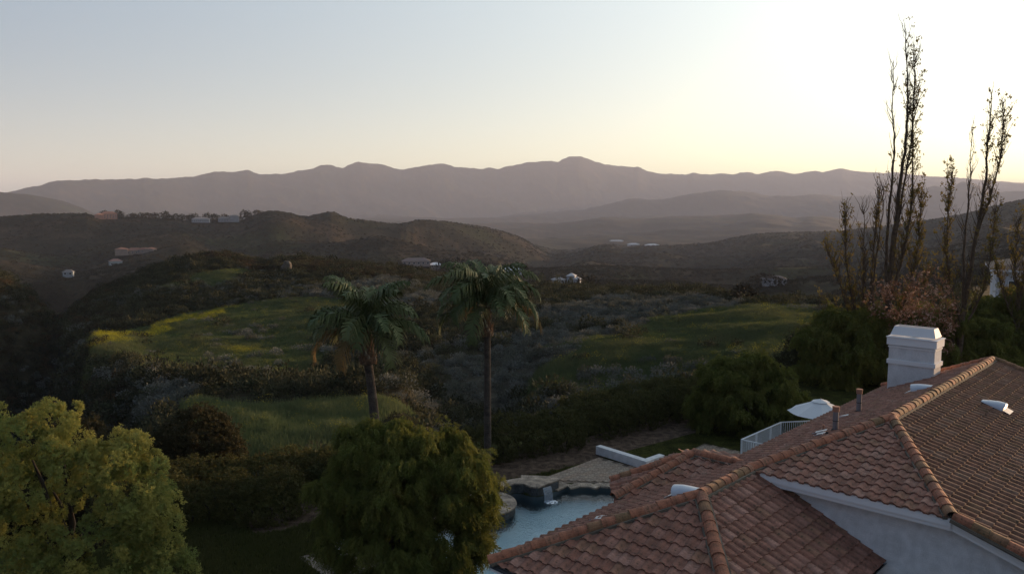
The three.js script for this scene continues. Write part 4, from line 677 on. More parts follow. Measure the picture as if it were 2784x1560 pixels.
// ---------------------------------------------------------------- palms
const frondMats = [...[[0.062, 0.082, 0.028], [0.085, 0.098, 0.036]].map((c) => new THREE.MeshPhysicalMaterial({ color: lin(...c), roughness: 0.6, specularIntensity: 0.45, side: THREE.DoubleSide })), leafMat(lin(0.17, 0.115, 0.05), 0.3)];
function frondGeo(seed, len, rise, curl) {             // arching rib in the x-y plane with drooping leaflets
  const r = rng(seed), pos = [], idx = [], path = [], n = 22; let p = V(0, 0, 0), a = rise;
  for (let i = 0; i <= n; i++) { path.push(p.clone()); p = p.clone().add(V(Math.cos(a) * len / n, Math.sin(a) * len / n, 0)); a -= curl / n * (0.55 + 0.9 * i / n); }
  const quad = (A, B, C, D) => { const k = pos.length / 3; pos.push(...A.toArray(), ...B.toArray(), ...C.toArray(), ...D.toArray()); idx.push(k, k + 1, k + 2, k, k + 2, k + 3); };
  const rib = limb(path, path.map((_, i) => lerp(0.028, 0.006, i / n)), 5).toNonIndexed(); rib.deleteAttribute('uv');
  const m = 38;
  for (let i = 4; i < m; i++) for (const s of [-1, 1]) {
    const f = i / m * n, k = Math.min(Math.floor(f), n - 1), b = path[k].clone().lerp(path[k + 1], f - k), tan = path[k + 1].clone().sub(path[k]).normalize();
    const L = 0.80 * Math.sin(Math.PI * (0.14 + 0.80 * i / m)) * (0.8 + 0.4 * r()) + 0.08, el = 0.5 - 1.3 * r() * 0.5;
    const d = V(0, el, s).addScaledVector(tan, 0.75 + 0.4 * r()).normalize(), w = tan.clone().multiplyScalar(0.034);
    const q = b.clone().addScaledVector(d, L * 0.42), d2 = d.clone().add(V(0, -1.15 - 0.5 * r(), 0)).normalize(), e = q.clone().addScaledVector(d2, L * 0.62);
    quad(b.clone().sub(w), b.clone().add(w), q.clone().add(w), q.clone().sub(w)); quad(q.clone().sub(w), q.clone().add(w), e.clone().addScaledVector(w, 0.25), e.clone().addScaledVector(w, -0.25));
  }
  const g = geoFrom(pos, idx).toNonIndexed(); return mergeGeometries([g, rib]);
}
function palm(label, pos, lean, h, rad, seed, fronds, knob) {
  const t = thing('queen_palm', label, 'palm tree', pos, 0, undefined), r = rng(seed);
  const top = V(lean[0], h, lean[1]), path = [], radii = [];
  for (let i = 0; i <= 26; i++) { const f = i / 26; path.push(V(lean[0] * f * f, h * f, lean[1] * f * f)); radii.push(rad * (1.12 - 0.18 * f) * (i % 2 ? 1.02 : 0.985) * (i === 0 ? 1.3 : 1)); }
  part(t, 'trunk', limb(path, radii, 14), bark([0.115, 0.098, 0.088]));
  // swollen mass of old leaf bases below the crown
  const kg = [], km = [];
  const kb = new THREE.LatheGeometry([[0.9, 0], [1.55, 0.10], [1.75, 0.32], [1.5, 0.6], [1.15, 0.95], [1.0, 1.5], [0.9, 2.2], [0.6, 2.7]].map(([a, b]) => new THREE.Vector2(a * rad * knob, b * 0.55)), 14); kb.translate(top.x, top.y - 0.1, top.z);
  part(t, 'crownshaft', kb, bark([0.24, 0.16, 0.11]));
  for (let i = 0; i < 44; i++) { const a = i * 2.4, y = top.y - 0.02 + (i / 44) * 0.95, rr = rad * knob * (i < 22 ? 1.7 : 1.25), L = 0.16 + 0.12 * r(); const c = new THREE.ConeGeometry(0.065, L, 4).scale(1.2, 1, 0.45).rotateX(0.35).rotateY(-a + Math.PI / 2).translate(top.x + Math.cos(a) * rr * 0.96, y + 0.02, top.z + Math.sin(a) * rr * 0.96); (r() < 0.45 ? km : kg).push(c); }
  part(t, 'leaf_base', mergeGeometries(kg), bark([0.30, 0.17, 0.10]), 'stuff'); part(t, 'pale_leaf_base', mergeGeometries(km), bark([0.42, 0.38, 0.32]), 'stuff');
  const heart = top.clone().add(V(0, 1.25, 0));
  fronds.forEach(([az, rise, len, curl, m], i) => { const o = part(t, 'frond', frondGeo(seed * 50 + i, len, rise, curl), frondMats[m ?? (r() < 0.5 ? 0 : 1)]); o.position.copy(heart).add(V(0, -0.25 + rise * 0.18, 0)); o.rotation.y = az; o.rotation.x = (r() - 0.5) * 0.2; });
  return t;
}
const ring = (n, rise, len, curl, off, seed) => { const r = rng(seed); return Array.from({ length: n }, (_, i) => [off + i / n * 6.283 + (r() - 0.5) * 0.4, rise + (r() - 0.5) * 0.22, len * (0.9 + 0.2 * r()), curl * (0.85 + 0.3 * r())]); };
palm('taller feather palm with slim trunk rising beside the clipped hedge and pool', [-1.05, 0, -33.4], [0.0, 0], 6.35, 0.15, 7, [...ring(7, 1.42, 3.1, 2.0, 0.3, 1), ...ring(9, 1.12, 3.1, 2.5, 0.1, 2), ...ring(7, 0.75, 2.9, 2.6, 0.5, 3), [0.15, 0.35, 3.0, 2.0, 2], [3.0, 0.32, 2.8, 2.1], [0.7, 0.5, 2.9, 2.4, 2], [5.6, 0.45, 2.9, 2.3], [4.4, 0.4, 2.8, 2.4], [2.2, 0.5, 2.7, 2.4, 2]], 1.0);
palm('shorter feather palm with pale shaggy neck rising behind the drooping tree', [-5.25, 0, -30.4], [-0.35, 0], 5.75, 0.175, 9, [...ring(7, 1.42, 2.8, 1.7, 0.9, 4), ...ring(9, 1.1, 2.7, 2.2, 0.4, 5), ...ring(7, 0.8, 2.6, 2.4, 0.0, 6), [3.1, 0.42, 3.0, 2.4, 2], [0.05, 0.6, 2.8, 1.9], [5.4, 0.4, 2.5, 2.5], [4.2, 0.4, 2.5, 2.6, 2], [1.2, 0.55, 2.6, 2.3]], 1.15);
// ---------------------------------------------------------------- poplars and the coppery tree
const popMat = leafMat(lin(1, 1, 1), 0.45), popGeo = sprig(4, 0.10, 0.075, 0.8, 21);
const popTint = (hue, k) => lin(0.10, 0.10, 0.028).lerp(lin(0.15, 0.11, 0.035), clamp(hue * 0.6 + k * 0.5, 0, 1));
function poplar(label, pos, stems, seed, o) {          // upright stems with close, upward twigs and thin foliage
  const t = thing('poplar_tree', label, 'tree', pos), r = rng(seed), wood = [], leaves = [];
  const leaf = (p, k) => { for (let i = 0; i < k; i++) { const d = V(r() - 0.5, r() - 0.3, r() - 0.5).normalize(), s = 0.7 + 0.7 * r(); _q.setFromUnitVectors(_Y, d); leaves.push({ p: p.clone().add(V((r() - 0.5) * 0.24, (r() - 0.5) * 0.3, (r() - 0.5) * 0.24)), q: _q.clone(), s: V(s, s, s), c: popTint(r(), r()) }); } };
  for (const [pts, r0, leafy, twiggy] of stems) {
    const key = pts.map(([x, y, z]) => V(x, y, z ?? 0)), curve = new THREE.CatmullRomCurve3(key), n = Math.max(8, Math.round(curve.getLength() * 1.5)), path = curve.getPoints(n).map((p, i) => i && i < n ? p.add(V((r() - 0.5) * 0.10, 0, (r() - 0.5) * 0.10)) : p);
    wood.push(limb(path, path.map((_, i) => lerp(r0, 0.012, Math.pow(i / n, 0.8))), 7));
    const nt = Math.round(curve.getLength() * 5.2 * twiggy);
    for (let k = 0; k < nt; k++) {
      const f = 0.12 + 0.86 * r(), b = curve.getPoint(f), a = r() * 6.283, L = (0.5 + 1.7 * r()) * (1.15 - 0.55 * f), out = 0.22 + 0.3 * r();
      const e = b.clone().add(V(Math.cos(a) * L * out, L * 0.95, Math.sin(a) * L * out)), tw = wander(r, b, e, 4, 0.14); wood.push(limb(tw, [0.026, 0.02, 0.015, 0.01, 0.005].map((v) => v * (0.6 + L * 0.3)), 4));
      for (let j = 0; j < 2; j++) { const s = tw[1 + j * 2], q = s.clone().add(V((r() - 0.5) * 0.5, 0.3 + 0.5 * r(), (r() - 0.5) * 0.5)); wood.push(limb([s, s.clone().lerp(q, 0.5).add(V((r() - 0.5) * 0.06, 0, 0)), q], [0.009, 0.007, 0.004], 3)); if (r() < leafy * 0.6) leaf(q, 3 + Math.floor(4 * r())); }
      if (r() < leafy * 0.6) for (const p of tw.slice(1)) if (r() < 0.5) leaf(p, 3 + Math.floor(5 * r()));
    }
  }
  part(t, 'trunk', mergeGeometries(wood), bark(o.bark ?? [0.15, 0.115, 0.085]));
  instanced(t, 'foliage', popGeo, popMat, leaves);
}
// heights in metres above each tree's foot; the garden drops a little there
poplar('tallest bare-topped poplar with several dark upright stems', [25.2, -0.4, -52.5], [
  [[[0, 0], [-0.1, 5], [0.0, 9], [0.25, 13], [0.55, 17], [0.45, 20], [0.1, 23.8]], 0.26, 0.25, 0.9],
  [[[0, 5.5], [-0.35, 8], [-0.35, 12], [-0.2, 16], [-0.45, 18.5], [-0.5, 21.5]], 0.14, 0.1, 0.5],
  [[[-0.15, 3], [-1.0, 5], [-1.1, 8], [-0.85, 11], [-0.75, 13.5]], 0.12, 0.1, 0.6],
  [[[0.0, 6], [0.7, 9], [1.05, 12], [1.0, 16], [0.9, 19.5]], 0.12, 0.75, 1.3],
  [[[0.05, 3], [0.9, 5.5], [1.5, 8], [1.7, 11], [1.8, 13.5]], 0.10, 0.85, 1.5],
  [[[0, 2], [0.9, 4], [2.1, 6.5], [2.9, 8.2]], 0.08, 0.7, 1.4], [[[0, 8], [0.35, 12], [0.8, 15.5], [0.9, 20], [0.75, 22.5]], 0.10, 0.35, 0.8]], 101, {});
poplar('thin feathery poplar with forked trunk standing near the neighbour house', [30.2, -0.4, -52.8], [
  [[[0, 0], [0.1, 5], [0.5, 9], [1.0, 13], [1.1, 17], [1.2, 20.3]], 0.24, 0.3, 0.9],
  [[[0.1, 5], [-0.1, 9], [0.0, 13], [0.05, 17.2]], 0.13, 0.1, 0.5],
  [[[0.1, 4.5], [-0.9, 7], [-1.3, 10.5], [-1.1, 14.6]], 0.10, 0.75, 1.3],
  [[[0.6, 10], [1.5, 13], [2.0, 16], [1.9, 19]], 0.08, 0.45, 1.5], [[[0.2, 4], [1.3, 6.5], [1.7, 9], [1.8, 12]], 0.08, 0.8, 1.4], [[[0, 2], [-0.9, 4.5], [-1.3, 8]], 0.07, 0.8, 1.3]], 103, {});
poplar('short many-stemmed poplar with sparse tips beside the tallest poplar', [23.6, -0.4, -53], [
  [[[0, 0], [-0.4, 4.5], [-1.2, 8.5], [-1.5, 12.2]], 0.10, 0.45, 1.6], [[[0, 1], [0.4, 5], [0.6, 9.5], [0.8, 13.6]], 0.09, 0.25, 1.4], [[[-0.3, 3], [-1.6, 7], [-2.6, 9.4]], 0.06, 0.7, 1.5], [[[0.1, 2.5], [0.0, 7], [-0.2, 12]], 0.07, 0.2, 1.4], [[[-0.5, 3.5], [-2.0, 5], [-3.1, 5.5]], 0.05, 0.5, 1.2]], 107, {});
poplar('slender leafy poplar right beside the wall of the neighbour house', [36.6, -0.4, -56.5], [
  [[[0, 0], [-0.2, 5], [0.2, 9], [0.4, 13.6]], 0.15, 0.6, 1.5], [[[-0.1, 3], [-1.4, 6], [-2.2, 8.4]], 0.08, 0.6, 1.3], [[[0, 4], [-0.7, 8], [-0.6, 11.5]], 0.08, 0.5, 1.3], [[[0.1, 5], [0.9, 9], [1.0, 12.4]], 0.08, 0.6, 1.3]], 109, {});
{
  const tint = (hue, k) => lin(0.16, 0.075, 0.04).lerp(lin(0.42, 0.30, 0.25), k > 0.78 ? 0.9 : hue * 0.3);
  const t = thing('copper_leafed_tree', 'small tree with coppery and pinkish leaves below the tallest poplar', 'tree', [25.6, -0.3, -50.6]);
  const lobes = [[0.9, 6.6, 0, 1.3, 1.3, 1.1], [-0.6, 6.1, 0.2, 1.2, 1.2, 1.1], [1.9, 5.3, 0, 1.0, 1.4, 1.0], [-1.7, 5.9, 0, 0.9, 1.2, 0.9], [0.3, 4.6, 0.3, 1.9, 1.4, 1.2], [0.6, 3.2, 0.2, 1.7, 1.2, 1.2]];
  trunkWithLimbs(t, 131, 5, 0.12, lobes, bark([0.09, 0.07, 0.06])); leafyCrown(t, 'crown', 132, lobes, { density: 4.6, clump: 0.4, sprigs: 6, hollow: -0.22, geo: sprig(5, 0.12, 0.07, 1.2, 8), mat: leafMat(lin(1, 1, 1), 0.35), tint });
  const d = thing('dark_bush', 'rounded dark evergreen bush where the mown meadow meets the poplars', 'bush', [21.5, -1.0, -56.5]);
  const dl = [[0, 2.4, 0, 1.7, 1.6, 1.4], [1.3, 3.2, 0, 1.4, 1.7, 1.3], [-1.0, 1.4, 0, 1.4, 1.2, 1.2], [1.6, 1.5, 0.3, 1.8, 1.4, 1.3]];
  trunkWithLimbs(d, 141, 2.5, 0.12, dl, bark([0.07, 0.055, 0.05])); leafyCrown(d, 'crown', 142, dl, { density: 7, clump: 0.35, sprigs: 12, geo: sprig(6, 0.12, 0.05, 0.9, 9), mat: leafMat(lin(1, 1, 1), 0.25), tint: (h, k) => lin(0.035, 0.036, 0.018).lerp(lin(0.06, 0.055, 0.025), k * 0.7) });
}
// ---------------------------------------------------------------- hedges and oaks on the rim of the garden
const hedgeGeo = sprig(6, 0.085, 0.04, 0.9, 14), hedgeMat = leafMat(lin(1, 1, 1), 0.28);
const hedgeTint = (warm) => (h, k) => lin(0.040, 0.047, 0.018).lerp(lin(0.085, 0.078, 0.026), clamp(h * 0.5 + k * 0.4 + warm, 0, 1));
function hedge(label, pts, h, w, seed, o = {}) {
  const t = thing('hedge', label, 'hedge', [pts[0][0], -0.05, pts[0][1]]), r = rng(seed), lobes = [];
  for (let k = 0; k < pts.length - 1; k++) { const [ax, az] = pts[k], [bx, bz] = pts[k + 1], L = Math.hypot(bx - ax, bz - az), n = Math.max(2, Math.round(L / (w * 0.75))); for (let i = 0; i < n; i++) { const f = (i + 0.3 * r()) / n, s = 0.85 + 0.3 * r(), hh = h * (0.82 + 0.3 * r()); lobes.push([ax + (bx - ax) * f - pts[0][0], hh * 0.42, az + (bz - az) * f - pts[0][1] + (r() - 0.5) * 0.3, w * s, hh * 0.6, w * 0.85 * s]); } }
  const stems = []; for (const [x, y, z] of lobes) stems.push(limb([V(x, -0.3, z), V(x + 0.1, y * 0.6, z), V(x - 0.1, y, z + 0.1)], [0.05, 0.04, 0.02], 5));
  part(t, 'stems', mergeGeometries(stems), bark([0.06, 0.05, 0.04]));
  leafyCrown(t, 'foliage', seed + 1, lobes, { density: o.density ?? 11, clump: 0.2, sprigs: 12, geo: hedgeGeo, mat: hedgeMat, tint: hedgeTint(o.warm ?? 0), sag: 0 });
}
hedge('long low rounded hedge behind the yellow-green tree, bordering the lawn', [[-14.6, -28.2], [-11.5, -28.9], [-9.2, -28.9], [-8.4, -29.6]], 1.75, 0.95, 201, { warm: 0.05 });
hedge('shaggy taller hedge row standing behind the long low rounded hedge', [[-15.5, -30.6], [-12, -31.6], [-8.6, -32.2], [-6.6, -33]], 1.55, 1.1, 211, { warm: 0.15 });
hedge('hedge section joining both palms behind the drooping tree', [[-7.6, -31.2], [-5, -33.4], [-2.4, -34.9]], 1.5, 0.95, 221);
hedge('thick mounded hedge beyond the pool ledge, next to the taller palm', [[-1.8, -35.6], [0.8, -36.9], [3.2, -38.6]], 1.8, 0.9, 231);
hedge('clipped dark hedge beyond the low L-shaped white wall', [[3.8, -39.4], [6.6, -41.6], [10.2, -44.3]], 1.7, 0.9, 241);
hedge('loose shrubby hedge row rising behind the clipped dark hedge', [[3.6, -42.4], [7.4, -45.2], [12.5, -47.6]], 1.6, 1.1, 251, { warm: 0.12, density: 9 });
{
  const oakGeo = sprig(6, 0.12, 0.06, 0.8, 17), oakMat = leafMat(lin(1, 1, 1), 0.25);
  const oak = (label, x, z, s, lobes, seed, warm, y) => { const t = thing('oak_tree', label, 'tree', [x, y ?? groundY(x, z) - 0.1, z]), L = lobes.map((l) => l.map((v) => v * s)); trunkWithLimbs(t, seed, 3.5 * s, 0.18 * s, L, bark([0.07, 0.055, 0.045])); leafyCrown(t, 'crown', seed + 1, bumpy(seed + 7, L, 70, 0.35 * s, 0.7 * s, -0.2), { density: 5 / s, clump: 0.32, sprigs: 15, geo: oakGeo, mat: oakMat, tint: (h, k) => lin(0.030, 0.030, 0.014).lerp(lin(0.068, 0.050, 0.022), clamp(k * 0.4 + h * 0.25 + warm, 0, 1)) }); };
  const A = [[0, 4.2, 0, 1.8, 1.5, 1.6], [1.5, 3.6, 0.2, 1.5, 1.4, 1.4], [-1.7, 3.5, 0, 1.6, 1.4, 1.5], [0.2, 2.4, 0.6, 2.4, 1.4, 1.7], [2.1, 2.3, 0.2, 1.2, 1.4, 1.2], [-2, 2, 0.2, 1.5, 1.4, 1.4]];
  const Bq = [[0, 2.6, 0, 1.25, 1.0, 1.2], [0.8, 1.9, 0.1, 1.0, 1.0, 1.0], [-0.8, 1.8, 0.1, 1.1, 1.0, 1.0], [0, 1.2, 0.3, 1.5, 1.0, 1.2]];
  oak('broad dark oak on the slope beyond the yellow-green tree', -26.6, -47.5, 1.25, A, 301, 0.0);
  oak('brownish oak crown lower down the slope next to the broad dark oak', -31.5, -49, 1.1, A, 311, 0.1);
  oak('round bushy oak just beyond the shaggy hedge row', -19.2, -40.5, 0.95, Bq, 321, 0.02);
  oak('upright dark oak at the edge of the grassy shelf', -16.9, -41.8, 1.0, Bq, 331, -0.05);
  oak('small dark oak squeezed between two larger oaks below the hedge', -22.6, -43, 1.0, Bq, 341, 0.0);
}
// ---------------------------------------------------------------- scrub, grass and flowers beyond the hedge
function leafBall(n, size, seed, flat = 0.75) {        // bush of many small leaves, about 1 m in radius
  const r = rng(seed), pos = [], idx = [], lob = Array.from({ length: 6 }, () => V((r() - 0.5) * 1.1, 0.25 + r() * 0.5, (r() - 0.5) * 1.1));
  for (let i = 0; i < n; i++) {
    const c = lob[i % 6], u = r() * 2 - 1, ph = r() * 6.283, w = Math.sqrt(1 - u * u), d = V(w * Math.cos(ph), u, w * Math.sin(ph)), rr = 0.52 * Math.cbrt(0.35 + 0.65 * r()), p = c.clone().addScaledVector(d, rr); p.y *= flat; if (p.y < -0.15) p.y = -0.15;
    const t = V(r() - 0.5, r() - 0.2, r() - 0.5).add(d).normalize(), b = t.clone().cross(V(r() - 0.5, r() - 0.5, r() - 0.5)).normalize(), L = size * (0.6 + 0.8 * r()), k = pos.length / 3;
    const m = p.clone().addScaledVector(t, L * 0.5), e = p.clone().addScaledVector(t, L), s = b.multiplyScalar(L * 0.28);
    pos.push(p.x, p.y, p.z, m.x + s.x, m.y + s.y, m.z + s.z, e.x, e.y, e.z, m.x - s.x, m.y - s.y, m.z - s.z); idx.push(k, k + 1, k + 2, k, k + 2, k + 3);
  }
  return geoFrom(pos, idx);
}
{
  const r = rng(404), bushes = [], kinds = {
    sage: { c: [[0.108, 0.114, 0.102], [0.130, 0.134, 0.122], [0.088, 0.092, 0.074]], tone: ['grey-green', 'silvery grey', 'olive-grey'], what: 'sage bush among the scrub on the hillside', group: 'sage bushes on the slope', name: 'sage_bush' },
    scrub: { c: [[0.044, 0.048, 0.027], [0.060, 0.060, 0.034], [0.034, 0.036, 0.021]], tone: ['dark green', 'olive green', 'blackish green'], what: 'chaparral bush on the slope past the hedges', group: 'dark chaparral bushes on the slope', name: 'chaparral_bush' },
    brush: { c: [[0.070, 0.046, 0.026], [0.050, 0.042, 0.024], [0.040, 0.034, 0.022]], tone: ['reddish brown', 'dull brown', 'dark brown'], what: 'brush bush on the dry slope', group: 'brown brush along the hilltop', name: 'brush_bush' },
  };
  for (let i = 0; i < 27000; i++) {
    const az = (-36 + 66 * r()) * RAD, rr = Math.sqrt(lerp(42 * 42, 262 * 262, r())), x = Math.sin(az) * rr, z = -Math.cos(az) * rr, edge = EDGE.reduce((a, b) => Math.abs(b[2] - az / RAD) < Math.abs(a[2] - az / RAD) ? b : a)[3];
    if (rr < edge + 5) continue;
    let k = cover(x, z); const n = fbm(x / 16, z / 16, 3, 7.7), q = r();
    if (k === 'mustard') { if (q > 0.02) continue; k = 'scrub'; }
    if (k === 'grass') { if (q > (n > 0.16 ? 0.35 : 0.035)) continue; k = q < 0.015 ? 'scrub' : 'sage'; }
    if (k === 'sage' && n < -0.18) k = 'scrub'; if (k === 'scrub' && n > 0.02 && q < 0.55) k = 'sage'; if (k === 'brush' && q < 0.35) k = 'scrub';
    if (k === 'scrub' && az < -26 * RAD && q < 0.4) k = 'brush';
    if (k === 'sage' && q > 0.85) continue;
    const s = (k === 'sage' ? 0.55 + 0.65 * r() : k === 'brush' ? 0.7 + 1.0 * r() : 0.7 + (r() < 0.12 ? 1.9 : 0.9) * r()) * (0.85 + 0.5 * n);
    bushes.push({ k, x, z, s, d: rr, v: r(), a: r() * 6.283, t: r() });
  }
  bushes.sort((a, b) => b.s / b.d - a.s / a.d);
  const geos = [leafBall(230, 0.20, 1), leafBall(230, 0.18, 2), leafBall(260, 0.16, 3)], mats = {};
  for (const [k, o] of Object.entries(kinds)) mats[k] = o.c.map((c) => leafMat(lin(...c), 0.2));
  const stemGeo = mergeGeometries([0, 1, 2, 3].map((i) => limb([V(0, -0.25, 0), V(0.2 * Math.cos(i * 1.6), 0.15, 0.2 * Math.sin(i * 1.6)), V(0.42 * Math.cos(i * 1.6 + 0.3), 0.45, 0.42 * Math.sin(i * 1.6 + 0.3))], [0.05, 0.03, 0.01], 4))), stemMat = bark([0.07, 0.055, 0.045]);
  const lots = { sage: [[], [], []], scrub: [[], [], []], brush: [[], [], []] }, single = 280;
  bushes.forEach((b, i) => {
    const y = groundY(b.x, b.z) - 0.05, v = Math.floor(b.t * 3);
    if (i < single) {
      const o = kinds[b.k], v3 = Math.floor(b.v * 3), g = thing(o.name, `${b.s > 1.9 ? 'big' : b.s > 1.2 ? 'mid-sized' : 'small'} ${o.tone[v3]} ${o.what}`, 'bush', [b.x, y, b.z], b.a, o.group); g.scale.set(b.s, b.s * (0.85 + 0.4 * b.v), b.s);
      part(g, 'foliage', geos[v], mats[b.k][Math.floor(b.v * 3)]); part(g, 'stem', stemGeo, stemMat);
    } else lots[b.k][v].push(b);
  });
  for (const [k, ls] of Object.entries(lots)) ls.forEach((l, v) => {
    if (!l.length) return;
    const name = { sage: 'sage_scrub', scrub: 'chaparral', brush: 'hilltop_brush' }[k];
    const list = l.map((b) => { const c = kinds[k].c[Math.floor(b.v * 3)]; return { p: V(b.x, groundY(b.x, b.z) - 0.05, b.z), q: new THREE.Quaternion().setFromAxisAngle(_Y, b.a), s: V(b.s, b.s * (0.85 + 0.4 * b.v), b.s), c: lin(...c).multiplyScalar(0.8 + 0.4 * b.t) }; });
    const im = instanced(scene, numbered(name), geos[v], leafMat(lin(1, 1, 1), 0.2), list);
    im.userData = { kind: 'stuff', label: { sage: 'grey sage scrub covering the slopes', scrub: 'dark chaparral covering the slopes', brush: 'brown brush covering the hilltop' }[k], category: 'scrub' };
  });
  console.log('bushes', bushes.length);
  // grass tufts of the meadows and mustard in flower
  const blade = (n, h, sp, seed) => { const q = rng(seed), pos = []; for (let i = 0; i < n; i++) { const a = q() * 6.283, d = sp * Math.sqrt(q()), x = Math.cos(a) * d, z = Math.sin(a) * d, b = q() * 6.283, w = 0.018, L = h * (0.5 + 0.8 * q()), lx = (q() - 0.5) * 0.5 * L, lz = (q() - 0.5) * 0.5 * L; pos.push(x - Math.cos(b) * w, -0.05, z - Math.sin(b) * w, x + Math.cos(b) * w, -0.05, z + Math.sin(b) * w, x + lx, L, z + lz); } return geoFrom(pos, null); };
  const tuft = blade(26, 0.36, 0.30, 5), flower = (() => { const q = rng(6), g = [blade(14, 0.5, 0.3, 7)]; return g[0]; })();
  const bloom = (() => { const q = rng(8), pos = []; for (let i = 0; i < 26; i++) { const c = V((q() - 0.5) * 0.7, 0.35 + q() * 0.4, (q() - 0.5) * 0.7), a = V(q() - 0.5, q() - 0.5, q() - 0.5).normalize().multiplyScalar(0.035), b = V(q() - 0.5, q() - 0.5, q() - 0.5).normalize().multiplyScalar(0.035); pos.push(c.x, c.y, c.z, c.x + a.x, c.y + a.y, c.z + a.z, c.x + b.x, c.y + b.y, c.z + b.z); } return geoFrom(pos, null); })();
  const grass = [], must = [], mbloom = [];
  const box2 = { meadow_a: 62000, meadow_b: 22000, meadow_c: 52000, strip: 9000 };
  for (const [nm, cnt] of Object.entries(box2)) {
    const pg = REGION[nm], xs = pg.map((p) => p[0]), zs = pg.map((p) => p[1]), x0 = Math.min(...xs) - 6, x1 = Math.max(...xs) + 6, z0 = Math.min(...zs) - 6, z1 = Math.max(...zs) + 6;
    for (let i = 0; i < cnt; i++) {
      const x = lerp(x0, x1, r()), z = lerp(z0, z1, r()), k = cover(x, z); if (k !== 'grass' && k !== 'mustard') continue;
      const y = groundY(x, z), n = fbm(x / 10, z / 10, 3, 5.1), s = (0.7 + 0.7 * r()) * (1 + n), p = V(x, y, z); _q.setFromAxisAngle(_Y, r() * 6.283);
      const c = lin(0.062, 0.092, 0.040).lerp(lin(0.092, 0.102, 0.048), clamp(0.4 + 1.4 * n + 0.3 * r(), 0, 1)).multiplyScalar(nm === 'meadow_b' ? 1.4 : 1);
      grass.push({ p, q: _q.clone(), s: V(s * 1.3, s, s * 1.3), c });
      if (k === 'mustard' ? r() < 0.62 : r() < 0.012) mbloom.push({ p, q: _q.clone(), s: V(s * 1.2, s, s * 1.2), c: lin(0.36, 0.33, 0.02).multiplyScalar(0.8 + 0.4 * r()) });
    }
  }
  const gi = instanced(scene, 'meadow_grass', tuft, leafMat(lin(1, 1, 1), 0.35), grass); Object.assign(gi.userData, { label: 'dull green grass of the meadows beyond the hedge', category: 'grass' });
  const mi = instanced(scene, 'mustard_flowers', bloom, leafMat(lin(1, 1, 1), 0.3), mbloom); Object.assign(mi.userData, { label: 'yellow mustard flowers in ribbons across the green slope', category: 'flowers' });
  console.log('grass', grass.length, 'blooms', mbloom.length);
  // short lawn blades inside the garden
  const lawn = [], lt = blade(10, 0.07, 0.12, 9); const lr = rng(55);
  for (let i = 0; i < 60000; i++) { const x = lerp(-16, 14, lr()), z = lerp(-43, -23, lr()); if (!inside(lawnOuter, x, z) || inside(POOL, x, z)) continue; const az = Math.atan2(x, -z) / RAD, e = EDGE.reduce((a, b) => Math.abs(b[2] - az) < Math.abs(a[2] - az) ? b : a)[3]; if (Math.hypot(x, z) > e - 2.2 - (az > -4 ? 1.5 : 0)) continue; if (x > 0.8 && z > -33.2 && x < 8) continue; if (x > 1 && Math.abs(z + 33 + (x - 1)) < 0.2) continue; if (x - 1 + (z + 33.2) > -0.3 && x > 1) continue; if (inside(WALK, x, z) || inside(DIRT, x, z)) continue; if (x > -3.4 && z > -26.2) continue; const s = 0.6 + 0.8 * lr(), n = fbm(x / 3, z / 3, 2, 3.3); if (n < -0.3) continue; lawn.push({ p: V(x, 0.04, z), q: new THREE.Quaternion().setFromAxisAngle(_Y, lr() * 6.283), s: V(s, s, s), c: lin(0.048, 0.060, 0.016).lerp(lin(0.085, 0.085, 0.03), clamp(0.4 + n + 0.3 * lr(), 0, 1)) }); }
  const li = instanced(scene, 'lawn_grass', lt, leafMat(lin(1, 1, 1), 0.3), lawn); Object.assign(li.userData, { label: 'short grass of the lawn around the pool', category: 'grass' });
}
// ---------------------------------------------------------------- far slopes: scrub, trees, houses
const at = (bearing, dist, dy = 0) => { const x = Math.sin(bearing * RAD) * dist, z = -Math.cos(bearing * RAD) * dist; return [x, groundY(x, z) + dy, z]; };
{
  const r = rng(606), far = leafBall(120, 0.36, 12, 0.8), list = [];
  for (let i = 0; i < 90000; i++) {
    const az = -36 + 74 * r(), d = 262 * Math.pow(2400 / 262, r()), [x, y, z] = at(az, d, -0.4), n = fbm(x / 120, z / 120, 3, 3.9), m = fbm(x / 30, z / 30, 2, 1.1);
    if (n + 0.6 * m < -0.2 + 0.3 * (r() - 0.5)) continue;
    const valley = smooth(-y, 30, 90), s = (0.6 + 0.8 * r() + 1.3 * valley * r()) * (1 + d / 3500), c = lin(0.030, 0.031, 0.022).lerp(lin(0.046, 0.041, 0.030), clamp(0.5 + m + 0.4 * (r() - 0.5), 0, 1));
    list.push({ p: V(x, y, z), q: new THREE.Quaternion().setFromAxisAngle(_Y, r() * 6.283), s: V(s * 1.2, s * (0.8 + 0.5 * r()), s * 1.2), c });
  }
  const im = instanced(scene, 'distant_scrub', far, matte(lin(1, 1, 1), 1, { side: THREE.DoubleSide }), list); Object.assign(im.userData, { label: 'dark scrub dotting the distant hillsides', category: 'scrub' });
  console.log('far scrub', list.length);
}
